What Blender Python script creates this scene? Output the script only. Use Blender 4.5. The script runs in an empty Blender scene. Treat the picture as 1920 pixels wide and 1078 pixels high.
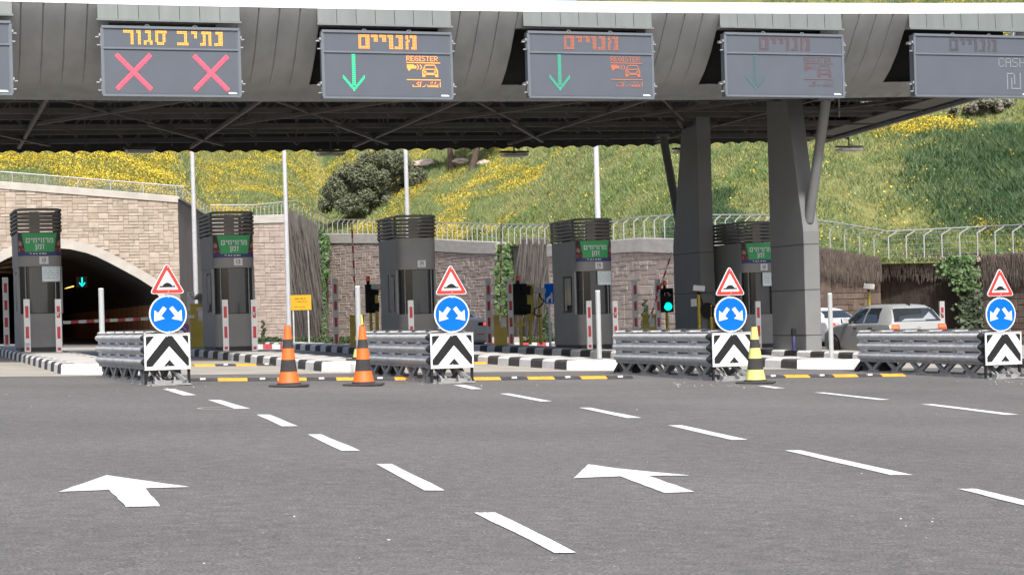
import bpy, bmesh, math, random
import numpy as np
from mathutils import Vector, Matrix, noise
from mathutils.bvhtree import BVHTree

S = bpy.context.scene
COL = S.collection
random.seed(7)
RNG = np.random.default_rng(11)

# ------------------------------------------------------------------ camera
F, CX, HY, PHI, CAMH = 3600.0, 960.0, 595.0, 0.027, 1.06
CP, SP = math.cos(PHI), math.sin(PHI)
RV, UV = Vector((CP, 0, -SP)), Vector((SP, 0, CP))
CAM = Vector((0, 0, CAMH))
cam_d = bpy.data.cameras.new('camera')
cam = bpy.data.objects.new('camera', cam_d)
COL.objects.link(cam)
cam_d.sensor_width = 36
cam_d.lens = F / 1920 * 36
cam_d.shift_y = (HY - 538.0) / 1920
cam_d.clip_start, cam_d.clip_end = 0.1, 4000
cam.matrix_world = Matrix(((RV.x, UV.x, 0, 0), (RV.y, UV.y, -1, 0), (RV.z, UV.z, 0, CAMH), (0, 0, 0, 1)))
S.camera = cam

# ------------------------------------------------------------------ light
EL, SH = math.radians(50), Vector((0.2, -0.98, 0)).normalized()
TOSUN = Vector((SH.x * math.cos(EL), SH.y * math.cos(EL), math.sin(EL)))
sun_d = bpy.data.lights.new('sun', 'SUN')
sun_d.energy, sun_d.angle, sun_d.color = 3.2, math.radians(3.0), (1, 0.965, 0.91)
sun = bpy.data.objects.new('sun', sun_d)
COL.objects.link(sun)
sun.rotation_euler = (-TOSUN).to_track_quat('-Z', 'Y').to_euler()
W = bpy.data.worlds.new('World')
S.world = W
W.use_nodes = True
nt = W.node_tree
sky = nt.nodes.new('ShaderNodeTexSky')
sky.sky_type = 'NISHITA'
sky.sun_disc = False
sky.sun_elevation = EL
sky.sun_rotation = math.atan2(TOSUN.x, TOSUN.y)
sky.air_density, sky.dust_density = 0.8, 5.0
bg = nt.nodes['Background']
bg.inputs['Strength'].default_value = 0.145
nt.links.new(sky.outputs[0], bg.inputs[0])
S.view_settings.view_transform = 'Standard'
S.view_settings.look = 'None'
S.view_settings.gamma = 1
S.view_settings.exposure = 0.80
S.cycles.max_bounces = 6
S.cycles.use_denoising = True

# ------------------------------------------------------------------ projection helpers
TH = math.radians(18.3)
LD, GD = Vector((-math.sin(TH), math.cos(TH), 0)), Vector((math.cos(TH), math.sin(TH), 0))


def P(px, py, Y):
    return CAM + RV * ((px - CX) / F * Y) + UV * ((HY - py) / F * Y) + Vector((0, Y, 0))


def gz(x, y):
    xx = max(-45.0, min(45.0, x))
    z = -math.tan(PHI) * xx
    k = max(0.0, min(1.0, (y - 60) / 30)) * max(0.0, min(1.0, (-6 - x) / 8))
    return z - 0.45 * k * k * (3 - 2 * k)


def G(px, py, dz=0.0):
    Y = (CAMH - dz) * F / (py - HY)
    p = P(px, py, Y)
    p.z = gz(p.x, p.y) + dz
    return p


def GY(px, Y, dz=0.0):
    x = (px - CX) / F * Y
    return Vector((x, Y, gz(x, Y) + dz))


def lerp(a, b, t):
    return a + (b - a) * t


def interp(x, xs, ys):
    return float(np.interp(x, xs, ys))


# ------------------------------------------------------------------ materials
MATS = {}


def mat(name, rgb, rough=0.6, metal=0.0, var=0.12, scale=4.0, bump=0.0, rgb2=None, coords='Object', spec=0.5, island=0.0,
        stretch=None, emit=0.0, coat=0.0, detail=4.0):
    if name in MATS:
        return MATS[name]
    m = bpy.data.materials.new(name)
    m.use_nodes = True
    t = m.node_tree
    b = t.nodes['Principled BSDF']
    b.inputs['Roughness'].default_value = rough
    b.inputs['Metallic'].default_value = metal
    b.inputs['Specular IOR Level'].default_value = spec
    b.inputs['Coat Weight'].default_value = coat
    c = Vector(rgb)
    if rgb2 is None:
        lo, hi = c * (1 - var), c * (1 + var)
    else:
        lo, hi = c, Vector(rgb2)
    tc = t.nodes.new('ShaderNodeTexCoord')
    mp = t.nodes.new('ShaderNodeMapping')
    if stretch:
        mp.inputs['Scale'].default_value = stretch
    t.links.new(tc.outputs[coords], mp.inputs[0])
    n = t.nodes.new('ShaderNodeTexNoise')
    n.inputs['Scale'].default_value = scale
    n.inputs['Detail'].default_value = detail
    t.links.new(mp.outputs[0], n.inputs['Vector'])
    r = t.nodes.new('ShaderNodeValToRGB')
    r.color_ramp.elements[0].position, r.color_ramp.elements[1].position = 0.32, 0.68
    r.color_ramp.elements[0].color = (*lo, 1)
    r.color_ramp.elements[1].color = (*hi, 1)
    t.links.new(n.outputs['Fac'], r.inputs[0])
    out = r.outputs[0]
    if island:
        g = t.nodes.new('ShaderNodeNewGeometry')
        hv = t.nodes.new('ShaderNodeHueSaturation')
        mr = t.nodes.new('ShaderNodeMapRange')
        mr.inputs[3].default_value, mr.inputs[4].default_value = 1 - island, 1 + island
        t.links.new(g.outputs['Random Per Island'], mr.inputs[0])
        t.links.new(mr.outputs[0], hv.inputs['Value'])
        mr2 = t.nodes.new('ShaderNodeMapRange')
        mr2.inputs[3].default_value, mr2.inputs[4].default_value = 1.1, 0.9
        t.links.new(g.outputs['Random Per Island'], mr2.inputs[0])
        t.links.new(mr2.outputs[0], hv.inputs['Saturation'])
        t.links.new(out, hv.inputs['Color'])
        out = hv.outputs[0]
    t.links.new(out, b.inputs['Base Color'])
    if bump:
        bp = t.nodes.new('ShaderNodeBump')
        bp.inputs['Strength'].default_value = bump
        bp.inputs['Distance'].default_value = 0.02
        t.links.new(n.outputs['Fac'], bp.inputs['Height'])
        t.links.new(bp.outputs[0], b.inputs['Normal'])
    if emit:
        b.inputs['Emission Color'].default_value = (*rgb, 1)
        b.inputs['Emission Strength'].default_value = emit
    MATS[name] = m
    return m


def asphalt_mat():
    m = bpy.data.materials.new('asphalt')
    m.use_nodes = True
    t = m.node_tree
    b = t.nodes['Principled BSDF']
    b.inputs['Roughness'].default_value = 0.95
    b.inputs['Specular IOR Level'].default_value = 0.08
    tc = t.nodes.new('ShaderNodeTexCoord')

    def nz(scale, det=2):
        n = t.nodes.new('ShaderNodeTexNoise')
        n.inputs['Scale'].default_value = scale
        n.inputs['Detail'].default_value = det
        t.links.new(tc.outputs['Object'], n.inputs['Vector'])
        return n
    big, mid, fine = nz(0.24, 6), nz(9, 4), nz(75, 3)
    vor = t.nodes.new('ShaderNodeTexVoronoi')
    vor.inputs['Scale'].default_value = 85
    t.links.new(tc.outputs['Object'], vor.inputs['Vector'])
    r = t.nodes.new('ShaderNodeValToRGB')
    e = r.color_ramp.elements
    e[0].position, e[0].color = 0.25, (0.057, 0.0560, 0.0562, 1)
    e[1].position, e[1].color = 0.80, (0.178, 0.174, 0.172, 1)
    r.color_ramp.elements.new(0.5).color = (0.108, 0.1055, 0.105, 1)
    t.links.new(fine.outputs['Fac'], r.inputs[0])
    # light stone chips
    r2 = t.nodes.new('ShaderNodeValToRGB')
    r2.color_ramp.elements[0].position, r2.color_ramp.elements[0].color = 0.90, (0, 0, 0, 1)
    r2.color_ramp.elements[1].position, r2.color_ramp.elements[1].color = 0.97, (1, 1, 1, 1)
    t.links.new(vor.outputs['Color'], r2.inputs[0])
    mx = t.nodes.new('ShaderNodeMixRGB')
    mx.inputs[2].default_value = (0.25, 0.238, 0.222, 1)
    t.links.new(r2.outputs[0], mx.inputs[0])
    t.links.new(r.outputs[0], mx.inputs[1])
    hv = t.nodes.new('ShaderNodeHueSaturation')
    ad = t.nodes.new('ShaderNodeMath')
    ad.operation = 'ADD'
    t.links.new(big.outputs['Fac'], ad.inputs[0])
    t.links.new(mid.outputs['Fac'], ad.inputs[1])
    mr = t.nodes.new('ShaderNodeMapRange')
    mr.inputs[1].default_value, mr.inputs[2].default_value = 0.65, 1.35
    mr.inputs[3].default_value, mr.inputs[4].default_value = 0.77, 1.20
    t.links.new(ad.outputs[0], mr.inputs[0])
    t.links.new(mr.outputs[0], hv.inputs['Value'])
    t.links.new(mx.outputs[0], hv.inputs['Color'])
    t.links.new(hv.outputs[0], b.inputs['Base Color'])
    bp = t.nodes.new('ShaderNodeBump')
    bp.inputs['Strength'].default_value = 0.5
    bp.inputs['Distance'].default_value = 0.006
    t.links.new(fine.outputs['Fac'], bp.inputs['Height'])
    t.links.new(bp.outputs[0], b.inputs['Normal'])
    return m


def paint_mat(name, rgb, worn):
    """Painted line: worn through to asphalt in small specks."""
    m = bpy.data.materials.new(name)
    m.use_nodes = True
    t = m.node_tree
    b = t.nodes['Principled BSDF']
    b.inputs['Roughness'].default_value = 0.7
    tc = t.nodes.new('ShaderNodeTexCoord')
    n = t.nodes.new('ShaderNodeTexNoise')
    n.inputs['Scale'].default_value = 45
    n.inputs['Detail'].default_value = 6
    t.links.new(tc.outputs['Object'], n.inputs['Vector'])
    r = t.nodes.new('ShaderNodeValToRGB')
    r.color_ramp.elements[0].position, r.color_ramp.elements[0].color = worn, (0.16, 0.15, 0.145, 1)
    r.color_ramp.elements[1].position, r.color_ramp.elements[1].color = worn + 0.10, (*rgb, 1)
    t.links.new(n.outputs['Fac'], r.inputs[0])
    t.links.new(r.outputs[0], b.inputs['Base Color'])
    return m


M_ASPH = asphalt_mat()
M_LINE = paint_mat('road_paint', (0.55, 0.565, 0.57), 0.35)
M_CONC = mat('plaza_concrete', (0.245, 0.23, 0.20), 0.85, var=0.16, scale=1.2, bump=0.15)
M_SLAB = mat('island_concrete', (0.34, 0.335, 0.32), 0.85, var=0.14, scale=2.5, bump=0.2)
M_KW = mat('kerb_white', (0.53, 0.53, 0.52), 0.6, var=0.09, scale=7, bump=0.2)
M_KB = mat('kerb_black', (0.036, 0.035, 0.033), 0.8, var=0.25, scale=6, bump=0.2)
M_KR = mat('kerb_red', (0.42, 0.05, 0.07), 0.6, var=0.2, scale=8)
M_GALV = mat('galvanised_steel', (0.52, 0.53, 0.525), 0.5, 0.25, var=0.14, scale=9)
M_GALVD = mat('dull_steel', (0.26, 0.265, 0.265), 0.5, 0.4, var=0.2, scale=9)
M_DARK = mat('black_plastic', (0.02, 0.021, 0.023), 0.45, var=0.2)
M_RUB = mat('rubber', (0.035, 0.034, 0.033), 0.9, var=0.3, scale=8)
M_WHITE = mat('white_reflective', (0.54, 0.555, 0.57), 0.5, var=0.03)
M_RED = mat('red_reflective', (0.50, 0.028, 0.022), 0.5, var=0.06)
M_DRED = mat('dull_red', (0.48, 0.035, 0.045), 0.45, var=0.1)
M_BLUE = mat('blue_reflective', (0.004, 0.110, 0.52), 0.6, var=0.05, spec=0.05)
M_BLACK = mat('sign_black', (0.018, 0.0185, 0.02), 0.7, var=0.1, spec=0.1)
M_ORANGE = mat('cone_orange', (0.85, 0.125, 0.018), 0.5, var=0.07, scale=5)
M_YELC = mat('cone_yellow', (0.52, 0.53, 0.16), 0.5, var=0.07, scale=5)
M_YELT = mat('cone_tip_yellow', (0.78, 0.52, 0.06), 0.5, var=0.07)
M_CBLK = mat('cone_black', (0.032, 0.031, 0.032), 0.9, var=0.2)
M_BUMPY = mat('bump_yellow', (0.62, 0.26, 0.02), 0.55, var=0.12, scale=6)
M_BUMPK = mat('bump_black', (0.03, 0.03, 0.032), 0.95, var=0.3, scale=6)
M_YEL = mat('post_yellow', (0.42, 0.33, 0.035), 0.45, var=0.1)
M_BOOTH = mat('booth_panel', (0.20, 0.202, 0.198), 0.55, 0.05, var=0.07, scale=2.0)
M_BOOTHD = mat('booth_louver', (0.11, 0.104, 0.096), 0.45, 0.2, var=0.1, scale=3)
M_BOOTHL = mat('booth_lower_panel', (0.20, 0.20, 0.196), 0.5, 0.1, var=0.06, scale=2)
M_GLASS = mat('tinted_glass', (0.018, 0.022, 0.026), 0.06, var=0.1, spec=0.8)
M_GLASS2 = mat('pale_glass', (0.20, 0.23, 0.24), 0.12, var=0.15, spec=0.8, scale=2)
M_GREEN = mat('banner_green', (0.025, 0.30, 0.09), 0.5, var=0.06)
M_NAVY = mat('banner_navy', (0.02, 0.03, 0.13), 0.5, var=0.06)
M_SKIN = mat('banner_photo_tan', (0.32, 0.16, 0.12), 0.6, var=0.3, scale=9)
M_BDARK = mat('banner_photo_dark', (0.045, 0.035, 0.035), 0.6, var=0.3, scale=9)
M_PLATE = mat('pale_plate', (0.62, 0.63, 0.62), 0.5, var=0.04)
M_NOTICE = mat('notice_paper', (0.62, 0.70, 0.71), 0.4, var=0.04)
M_INK = mat('print_ink', (0.16, 0.18, 0.20), 0.6, var=0.1)
M_FASC = mat('fascia_metal', (0.228, 0.238, 0.242), 0.5, 0.15, var=0.10, scale=1.0, stretch=(2.5, 2.5, 0.5))
M_FASCL = mat('fascia_pale', (0.135, 0.155, 0.156), 0.5, 0.15, var=0.08, scale=1.5, stretch=(3, 3, 0.6))
M_LIP = mat('roof_lip_white', (0.80, 0.81, 0.82), 0.5, var=0.03)
M_TRUSS = mat('truss_steel', (0.066, 0.063, 0.059), 0.6, 0.0, var=0.15, scale=3)
M_DECK = mat('roof_deck', (0.016, 0.0155, 0.015), 0.7, 0.0, var=0.2, scale=3)
M_COLM = mat('column_panel', (0.135, 0.14, 0.142), 0.6, 0.0, var=0.05, scale=1.5)
M_LEDP = mat('led_panel', (0.062, 0.076, 0.098), 0.7, var=0.05, scale=2)
M_LEDF = mat('led_frame', (0.105, 0.125, 0.15), 0.45, 0.1, var=0.05)
M_POLE = mat('white_pole', (0.43, 0.44, 0.46), 0.4, var=0.05)
M_STA = mat('stone_pale', (0.29, 0.245, 0.20), 0.9, var=0.12, scale=3, bump=0.5, island=0.14)
M_STB = mat('stone_brown', (0.275, 0.230, 0.205), 0.9, var=0.14, scale=3, bump=0.6, island=0.09)
M_STC = mat('stone_shaded', (0.085, 0.060, 0.047), 0.9, var=0.25, scale=3, bump=0.5, island=0.25)  # shade on these walls is put into the darker stone colour
M_MORT = mat('mortar', (0.20, 0.162, 0.132), 0.95, var=0.15)
M_MORTD = mat('mortar_shaded', (0.075, 0.055, 0.045), 0.95, var=0.2)  # mortar darkened the same way, shade in its tone
M_CAP = mat('coping_concrete', (0.33, 0.32, 0.30), 0.85, var=0.10, scale=1.5, stretch=(1, 1, 3))
M_CAPL = mat('coping_pale', (0.33, 0.315, 0.285), 0.85, var=0.10, scale=1.5)
M_DCON = mat('stained_concrete', (0.15, 0.138, 0.128), 0.9, rgb2=(0.085, 0.075, 0.068), scale=2.0, stretch=(3.0, 3.0, 0.22), bump=0.3)
M_DCONR = mat('creeper_wall', (0.055, 0.042, 0.033), 0.95, rgb2=(0.03, 0.023, 0.018), scale=2.2, stretch=(3.0, 3.0, 0.25), bump=0.4)  # dark tone includes the shade of the recess
M_STRAW = mat('dry_creeper', (0.058, 0.045, 0.037), 0.9, island=0.35, var=0.25, scale=2)  # dry stems, darkened so the colour carries the wall's shade
M_STRAWL = mat('bleached_creeper', (0.24, 0.20, 0.17), 0.9, island=0.3, var=0.25, scale=2)
M_RAIL = mat('railing_galvanised', (0.30, 0.31, 0.32), 0.45, 0.3, var=0.08)
M_CLAD = mat('tunnel_cladding', (0.46, 0.235, 0.14), 0.5, var=0.12, scale=0.6)
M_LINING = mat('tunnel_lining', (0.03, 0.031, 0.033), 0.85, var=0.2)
M_IVY = mat('ivy_green', (0.045, 0.095, 0.022), 0.6, island=0.45, var=0.3, scale=1.5)
M_LEAFD = mat('leaf_dark', (0.040, 0.062, 0.028), 0.6, island=0.45, var=0.35, scale=0.8)
M_LEAFO = mat('leaf_olive', (0.085, 0.100, 0.055), 0.7, island=0.35, var=0.35, scale=0.7)
M_BARK = mat('bark', (0.07, 0.05, 0.04), 0.95, var=0.3, scale=5, bump=0.6)
M_ROCK = mat('limestone', (0.36, 0.30, 0.25), 0.95, var=0.3, scale=1.5, bump=0.7)
M_HILL = mat('hill_soil', (0.085, 0.105, 0.03), 0.95, rgb2=(0.165, 0.155, 0.05), scale=0.25, detail=8)
M_GRASS = mat('grass_blades', (0.098, 0.162, 0.044), 0.7, rgb2=(0.205, 0.232, 0.092), scale=0.22, island=0.2, detail=8)
M_WEED = mat('weed_blades', (0.050, 0.108, 0.042), 0.7, rgb2=(0.095, 0.155, 0.065), scale=0.6, island=0.25)
M_FLOW = mat('flower_yellow', (0.47, 0.36, 0.015), 0.7, island=0.25, var=0.2, scale=0.4)
M_CARS = mat('car_silver', (0.52, 0.53, 0.53), 0.45, 0.0, var=0.02, spec=0.3)
M_CARG = mat('car_grey_silver', (0.30, 0.312, 0.315), 0.38, 0.25, var=0.02, coat=0.15)
M_TAIL = mat('tail_red', (0.55, 0.03, 0.02), 0.2, var=0.05, spec=0.7)
M_TAILO = mat('tail_amber', (0.75, 0.16, 0.03), 0.2, var=0.05, spec=0.7)
M_TAILB = mat('tail_lit', (1.0, 0.10, 0.08), 0.2, var=0.02, emit=1.2)
M_RIM = mat('wheel_rim', (0.30, 0.29, 0.29), 0.4, 0.5, var=0.1)
M_LAMP = mat('lamp_housing', (0.42, 0.43, 0.43), 0.5, 0.2, var=0.08)
M_HEADW = mat('camera_housing', (0.70, 0.70, 0.68), 0.45, var=0.05)
M_BEAC = mat('beacon_orange', (0.75, 0.12, 0.02), 0.3, var=0.1)
M_SIGY = mat('sign_yellow', (0.50, 0.30, 0.012), 0.45, var=0.05)
M_LEDY = mat('led_amber', (1.0, 0.36, 0.03), 0.5, var=0.02, emit=0.72)
M_LEDO = mat('led_orange', (1.0, 0.29, 0.05), 0.5, var=0.02, emit=0.72)
M_LEDR = mat('led_red', (1.0, 0.055, 0.09), 0.5, var=0.02, emit=1.0)
M_LEDG = mat('led_green', (0.02, 0.42, 0.20), 0.5, var=0.02, emit=0.62)
M_LEDO2 = mat('led_orange_dim', (0.34, 0.105, 0.055), 0.5, var=0.02, emit=0.42)  # dim and faint LED copies: loss from oblique viewing put into the colour
M_LEDG2 = mat('led_green_dim', (0.03, 0.26, 0.17), 0.5, var=0.02, emit=0.45)
M_LEDO3 = mat('led_red_faint', (0.105, 0.066, 0.075), 0.5, var=0.02, emit=0.10)
M_LEDG3 = mat('led_green_faint', (0.055, 0.115, 0.125), 0.5, var=0.02, emit=0.08)
M_LEDW = mat('led_white_faint', (0.17, 0.185, 0.20), 0.5, var=0.02, emit=0.12)
M_SIGG = mat('signal_green', (0.0, 0.85, 0.55), 0.3, var=0.02, emit=1.1)
M_TLAMP = mat('tunnel_lamp', (1.0, 0.45, 0.08), 0.5, var=0.02, emit=3.0)
M_TARR = mat('tunnel_arrow', (0.0, 0.9, 0.7), 0.5, var=0.02, emit=1.2)


# ------------------------------------------------------------------ mesh builder
class MB:
    def __init__(s):
        s.v, s.f, s.m = [], [], []

    def add(s, vs, fs, mi=0):
        o = len(s.v)
        s.v.extend([tuple(x) for x in vs])
        for q in fs:
            s.f.append([i + o for i in q])
            s.m.append(mi)
        return s

    def box(s, a, b, mi=0, M=None):
        x0, y0, z0 = a
        x1, y1, z1 = b
        vs = [Vector(p) for p in ((x0, y0, z0), (x1, y0, z0), (x1, y1, z0), (x0, y1, z0), (x0, y0, z1), (x1, y0, z1), (x1, y1, z1), (x0, y1, z1))]
        if M is not None:
            vs = [M @ p for p in vs]
        return s.add(vs, [(0, 3, 2, 1), (4, 5, 6, 7), (0, 1, 5, 4), (1, 2, 6, 5), (2, 3, 7, 6), (3, 0, 4, 7)], mi)

    def prism(s, poly, fn, d0, d1, mi=0):
        n = len(poly)
        vs = [fn(p[0], p[1], d0) for p in poly] + [fn(p[0], p[1], d1) for p in poly]
        fs = [list(range(n))[::-1], list(range(n, 2 * n))]
        fs += [(i, (i + 1) % n, n + (i + 1) % n, n + i) for i in range(n)]
        return s.add(vs, fs, mi)

    def tube(s, p0, p1, r0, r1=None, n=10, mi=0, cap=True):
        r1 = r0 if r1 is None else r1
        p0, p1 = Vector(p0), Vector(p1)
        d = (p1 - p0).normalized()
        a = d.orthogonal().normalized()
        b = d.cross(a)
        vs = []
        for p, r in ((p0, r0), (p1, r1)):
            for i in range(n):
                t = 2 * math.pi * (i + 0.5) / n
                vs.append(p + a * (r * math.cos(t)) + b * (r * math.sin(t)))
        fs = [(i, (i + 1) % n, n + (i + 1) % n, n + i) for i in range(n)]
        if cap:
            fs += [tuple(range(n))[::-1], tuple(range(n, 2 * n))]
        return s.add(vs, fs, mi)

    def path(s, pts, r, n=6, mi=0):
        for a, b in zip(pts[:-1], pts[1:]):
            s.tube(a, b, r, n=n, mi=mi)
        return s

    def bar(s, p0, p1, w, h, mi=0, up=Vector((0, 0, 1))):
        p0, p1 = Vector(p0), Vector(p1)
        d = (p1 - p0).normalized()
        sd = d.cross(up)
        if sd.length < 1e-4:
            sd = Vector((1, 0, 0))
        sd.normalize()
        u = sd.cross(d)
        vs = []
        for p in (p0, p1):
            for a, b in ((-1, -1), (1, -1), (1, 1), (-1, 1)):
                vs.append(p + sd * (a * w / 2) + u * (b * h / 2))
        return s.add(vs, [(0, 1, 2, 3), (7, 6, 5, 4), (0, 4, 5, 1), (1, 5, 6, 2), (2, 6, 7, 3), (3, 7, 4, 0)], mi)

    def lathe(s, prof, n=24, mi=0, fn=None, cap=True):
        fn = fn or (lambda x, y, z: (x, y, z))
        vs = []
        for r, z in prof:
            for i in range(n):
                t = 2 * math.pi * i / n
                vs.append(fn(r * math.cos(t), r * math.sin(t), z))
        k = len(prof)
        fs = []
        for j in range(k - 1):
            for i in range(n):
                fs.append((j * n + i, j * n + (i + 1) % n, (j + 1) * n + (i + 1) % n, (j + 1) * n + i))
        if cap:
            fs += [tuple(range(n))[::-1], tuple(range((k - 1) * n, k * n))]
        return s.add(vs, fs, mi)

    def quad(s, pts, mi=0):
        return s.add(pts, [tuple(range(len(pts)))], mi)

    def grid(s, rows, mi=0):
        n = len(rows[0])
        vs = [p for r in rows for p in r]
        fs = [(j * n + i, j * n + i + 1, (j + 1) * n + i + 1, (j + 1) * n + i) for j in range(len(rows) - 1) for i in range(n - 1)]
        return s.add(vs, fs, mi)

    def ring(s, outer, z0, z1, mi=0, cap=True):
        """outline polygon extruded in z"""
        return s.prism(outer, lambda x, y, d: (x, y, d), z0, z1, mi)

    def build(s, name, mats, parent=None, smooth=None, bevel=0.0, recalc=True):
        me = bpy.data.meshes.new(name)
        me.from_pydata(s.v, [], s.f)
        mats = mats if isinstance(mats, (list, tuple)) else [mats]
        for m in mats:
            me.materials.append(m)
        if len(mats) > 1:
            me.polygons.foreach_set('material_index', s.m)
        if recalc:
            bm = bmesh.new()
            bm.from_mesh(me)
            bmesh.ops.recalc_face_normals(bm, faces=bm.faces)
            bm.to_mesh(me)
            bm.free()
        if smooth:
            me.polygons.foreach_set('use_smooth', [True] * len(me.polygons))
            me.set_sharp_from_angle(angle=math.radians(smooth))
        me.update()
        o = bpy.data.objects.new(name, me)
        COL.objects.link(o)
        if parent:
            o.parent = parent
        if bevel:
            bv = o.modifiers.new('bevel', 'BEVEL')
            bv.width, bv.segments, bv.limit_method, bv.angle_limit = bevel, 2, 'ANGLE', math.radians(40)
        return o


def tag(o, label=None, cat=None, group=None, kind=None):
    for k, v in (('label', label), ('category', cat), ('group', group), ('kind', kind)):
        if v:
            o[k] = v
    return o


def thing(name, label, cat, loc=(0, 0, 0), rz=0.0, group=None):
    o = bpy.data.objects.new(name, None)
    o.empty_display_size = 0.2
    COL.objects.link(o)
    o.location = loc
    o.rotation_euler = (0, 0, rz)
    return tag(o, label, cat, group)


def copy_tree(o, parent=None):
    c = o.copy()
    COL.objects.link(c)
    c.parent = parent
    for ch in list(KIDS(o)):
        copy_tree(ch, c)
    return c


def KIDS(o):
    return [x for x in COL.objects if x.parent is o]


def again(proto, loc, rz, label, group=None):
    c = copy_tree(proto)
    c.location = loc
    c.rotation_euler = (0, 0, rz)
    c['label'] = label
    if group:
        c['group'] = group
    return c


XZ = lambda x, z, d: (x, d, z)      # a panel in the local x-z plane, depth along y


# letters: rectangles / quads in a cell 10 high (stroke 2), width given
def _r(*a):
    return [((x0, y0), (x1, y0), (x1, y1), (x0, y1)) for x0, y0, x1, y1 in a]


GL = {
    'resh': (7, _r((0, 8, 7, 10), (5, 0, 7, 8))),
    'vav': (3, _r((0, 8, 3, 10), (1, 0, 3, 8))),
    'gimel': (6, _r((1, 8, 5, 10), (3.3, 3.4, 5.3, 8), (0.2, 0, 2, 3.4), (4, 0, 6, 3.4), (2, 2, 4, 3.4))),
    'samekh': (7.5, _r((0, 8, 7.5, 10), (0.2, 2, 2.2, 8), (5.3, 2, 7.3, 8), (1.4, 0, 6.2, 2))),
    'bet': (7.5, _r((0, 8, 6.5, 10), (4.5, 2, 6.5, 8), (0, 0, 7.5, 2))),
    'yod': (4, _r((0, 8, 4, 10), (2, 5.4, 4, 8))),
    'tav': (8.5, _r((0.8, 8, 8.2, 10), (6.2, 0, 8.2, 8), (1.6, 0, 3.6, 8), (0, 0, 1.6, 2))),
    'nun': (5, _r((1, 8, 5, 10), (3, 2, 5, 8), (0, 0, 5, 2))),
    'memf': (7.5, _r((0, 8, 7.5, 10), (0, 2, 2, 8), (5.5, 2, 7.5, 8), (0, 0, 7.5, 2))),
    'mem': (8, _r((3.4, 8, 8, 10), (6, 0, 8, 8), (4.2, 0, 6, 2), (0.2, 0, 2, 5.5)) + [((0, 10), (1.9, 10), (3.8, 5.6), (2, 4.6))]),
    'het': (7.5, _r((0, 8, 7.5, 10), (0.3, 0, 2.3, 8), (5.3, 0, 7.3, 8))),
    'zayin': (4.4, _r((0, 8, 4.4, 10), (1.6, 0, 3.6, 8))),
    'nunf': (3, _r((0, 8, 3, 10), (1, -3, 3, 8))),
    ' ': (4, []),
    '1': (2, _r((0, 0, 2, 10))),
    '2': (6, _r((0, 8, 6, 10), (4, 6, 6, 8), (0, 4, 6, 6), (0, 2, 2, 4), (0, 0, 6, 2))),
    '3': (6, _r((0, 8, 6, 10), (4, 2, 6, 8), (1, 4, 4, 6), (0, 0, 6, 2))),
    '4': (6, _r((0, 4, 2, 10), (2, 4, 4, 6), (4, 0, 6, 10))),
    '5': (6, _r((0, 8, 6, 10), (0, 6, 2, 8), (0, 4, 6, 6), (4, 2, 6, 4), (0, 0, 6, 2))),
    '6': (6, _r((0, 8, 6, 10), (0, 2, 2, 8), (2, 4, 6, 6), (4, 2, 6, 4), (0, 0, 6, 2))),
}
PIX = {
    'R': ['11110', '10001', '10001', '11110', '10100', '10010', '10001'], 'E': ['11111', '10000', '10000', '11110', '10000', '10000', '11111'],
    'G': ['01110', '10001', '10000', '10111', '10001', '10001', '01110'], 'I': ['111', '010', '010', '010', '010', '010', '111'],
    'S': ['01111', '10000', '10000', '01110', '00001', '00001', '11110'], 'T': ['11111', '00100', '00100', '00100', '00100', '00100', '00100'],
    'C': ['01110', '10001', '10000', '10000', '10000', '10001', '01110'], 'A': ['01110', '10001', '10001', '11111', '10001', '10001', '10001'],
    'H': ['10001', '10001', '10001', '11111', '10001', '10001', '10001'],
}
ARABIC = ['..............1..1..............1....1.....1'.replace('.', '0'), '............11..1.............1.1...1......1'.replace('.', '0'),
          '...........1....1...................1......1'.replace('.', '0'), '............11..1.......................1..1'.replace('.', '0'),
          '......1.......1.1......1..1..1.1.1.1.1.1...1'.replace('.', '0'), '......1.......1.1.....1...1..1.1.1.1.1.1...1'.replace('.', '0'),
          '......111111111.1..111....111111111111111..1'.replace('.', '0')]
SHEK = ['1111100001', '1000010001', '1000010001', '1001010001', '1001010001', '1001010001', '1001010001', '1001000001', '1001000001', '1001111111']
CARPIX = ['0001111111111000', '0010000000000100', '0010000000000100', '0100000000000010', '0111111111111110', '1100000000000011', '1011000000001101',
          '1011000000001101', '1000111111110001', '1111111111111111', '1110000000000111', '1110000000000111']
GUNPIX = ['111111100010010', '111111111001001', '111111111101001', '111111111001001', '011100000010010', '011000000000000']


def word(names, gap=1.6):
    """[(quad pts in units)], total width"""
    out, x = [], 0.0
    for nm in names:
        w, qs = GL[nm]
        out += [[(x + p[0], p[1]) for p in q] for q in qs]
        x += w + gap
    return out, x - gap


def put_word(mb, names, cx, cz, h, y, fn=None, gap=1.6, mi=0, thick=0.004):
    qs, w = word(names, gap)
    k = h / 10
    for q in qs:
        poly = [(cx + (p[0] - w / 2) * k, cz + (p[1] - 5) * k) for p in q]
        mb.prism(poly, fn or XZ, y, y - thick, mi)


def put_pix(mb, rows, x0, z0, pitch, y, fill=0.8, mi=0):
    """bitmap with its top-left corner at x0,z0"""
    for j, r in enumerate(rows):
        for i, c in enumerate(r):
            if c == '1':
                x, z = x0 + i * pitch, z0 - j * pitch
                mb.box((x, y - 0.004, z - pitch * fill), (x + pitch * fill, y, z), mi)


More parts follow.
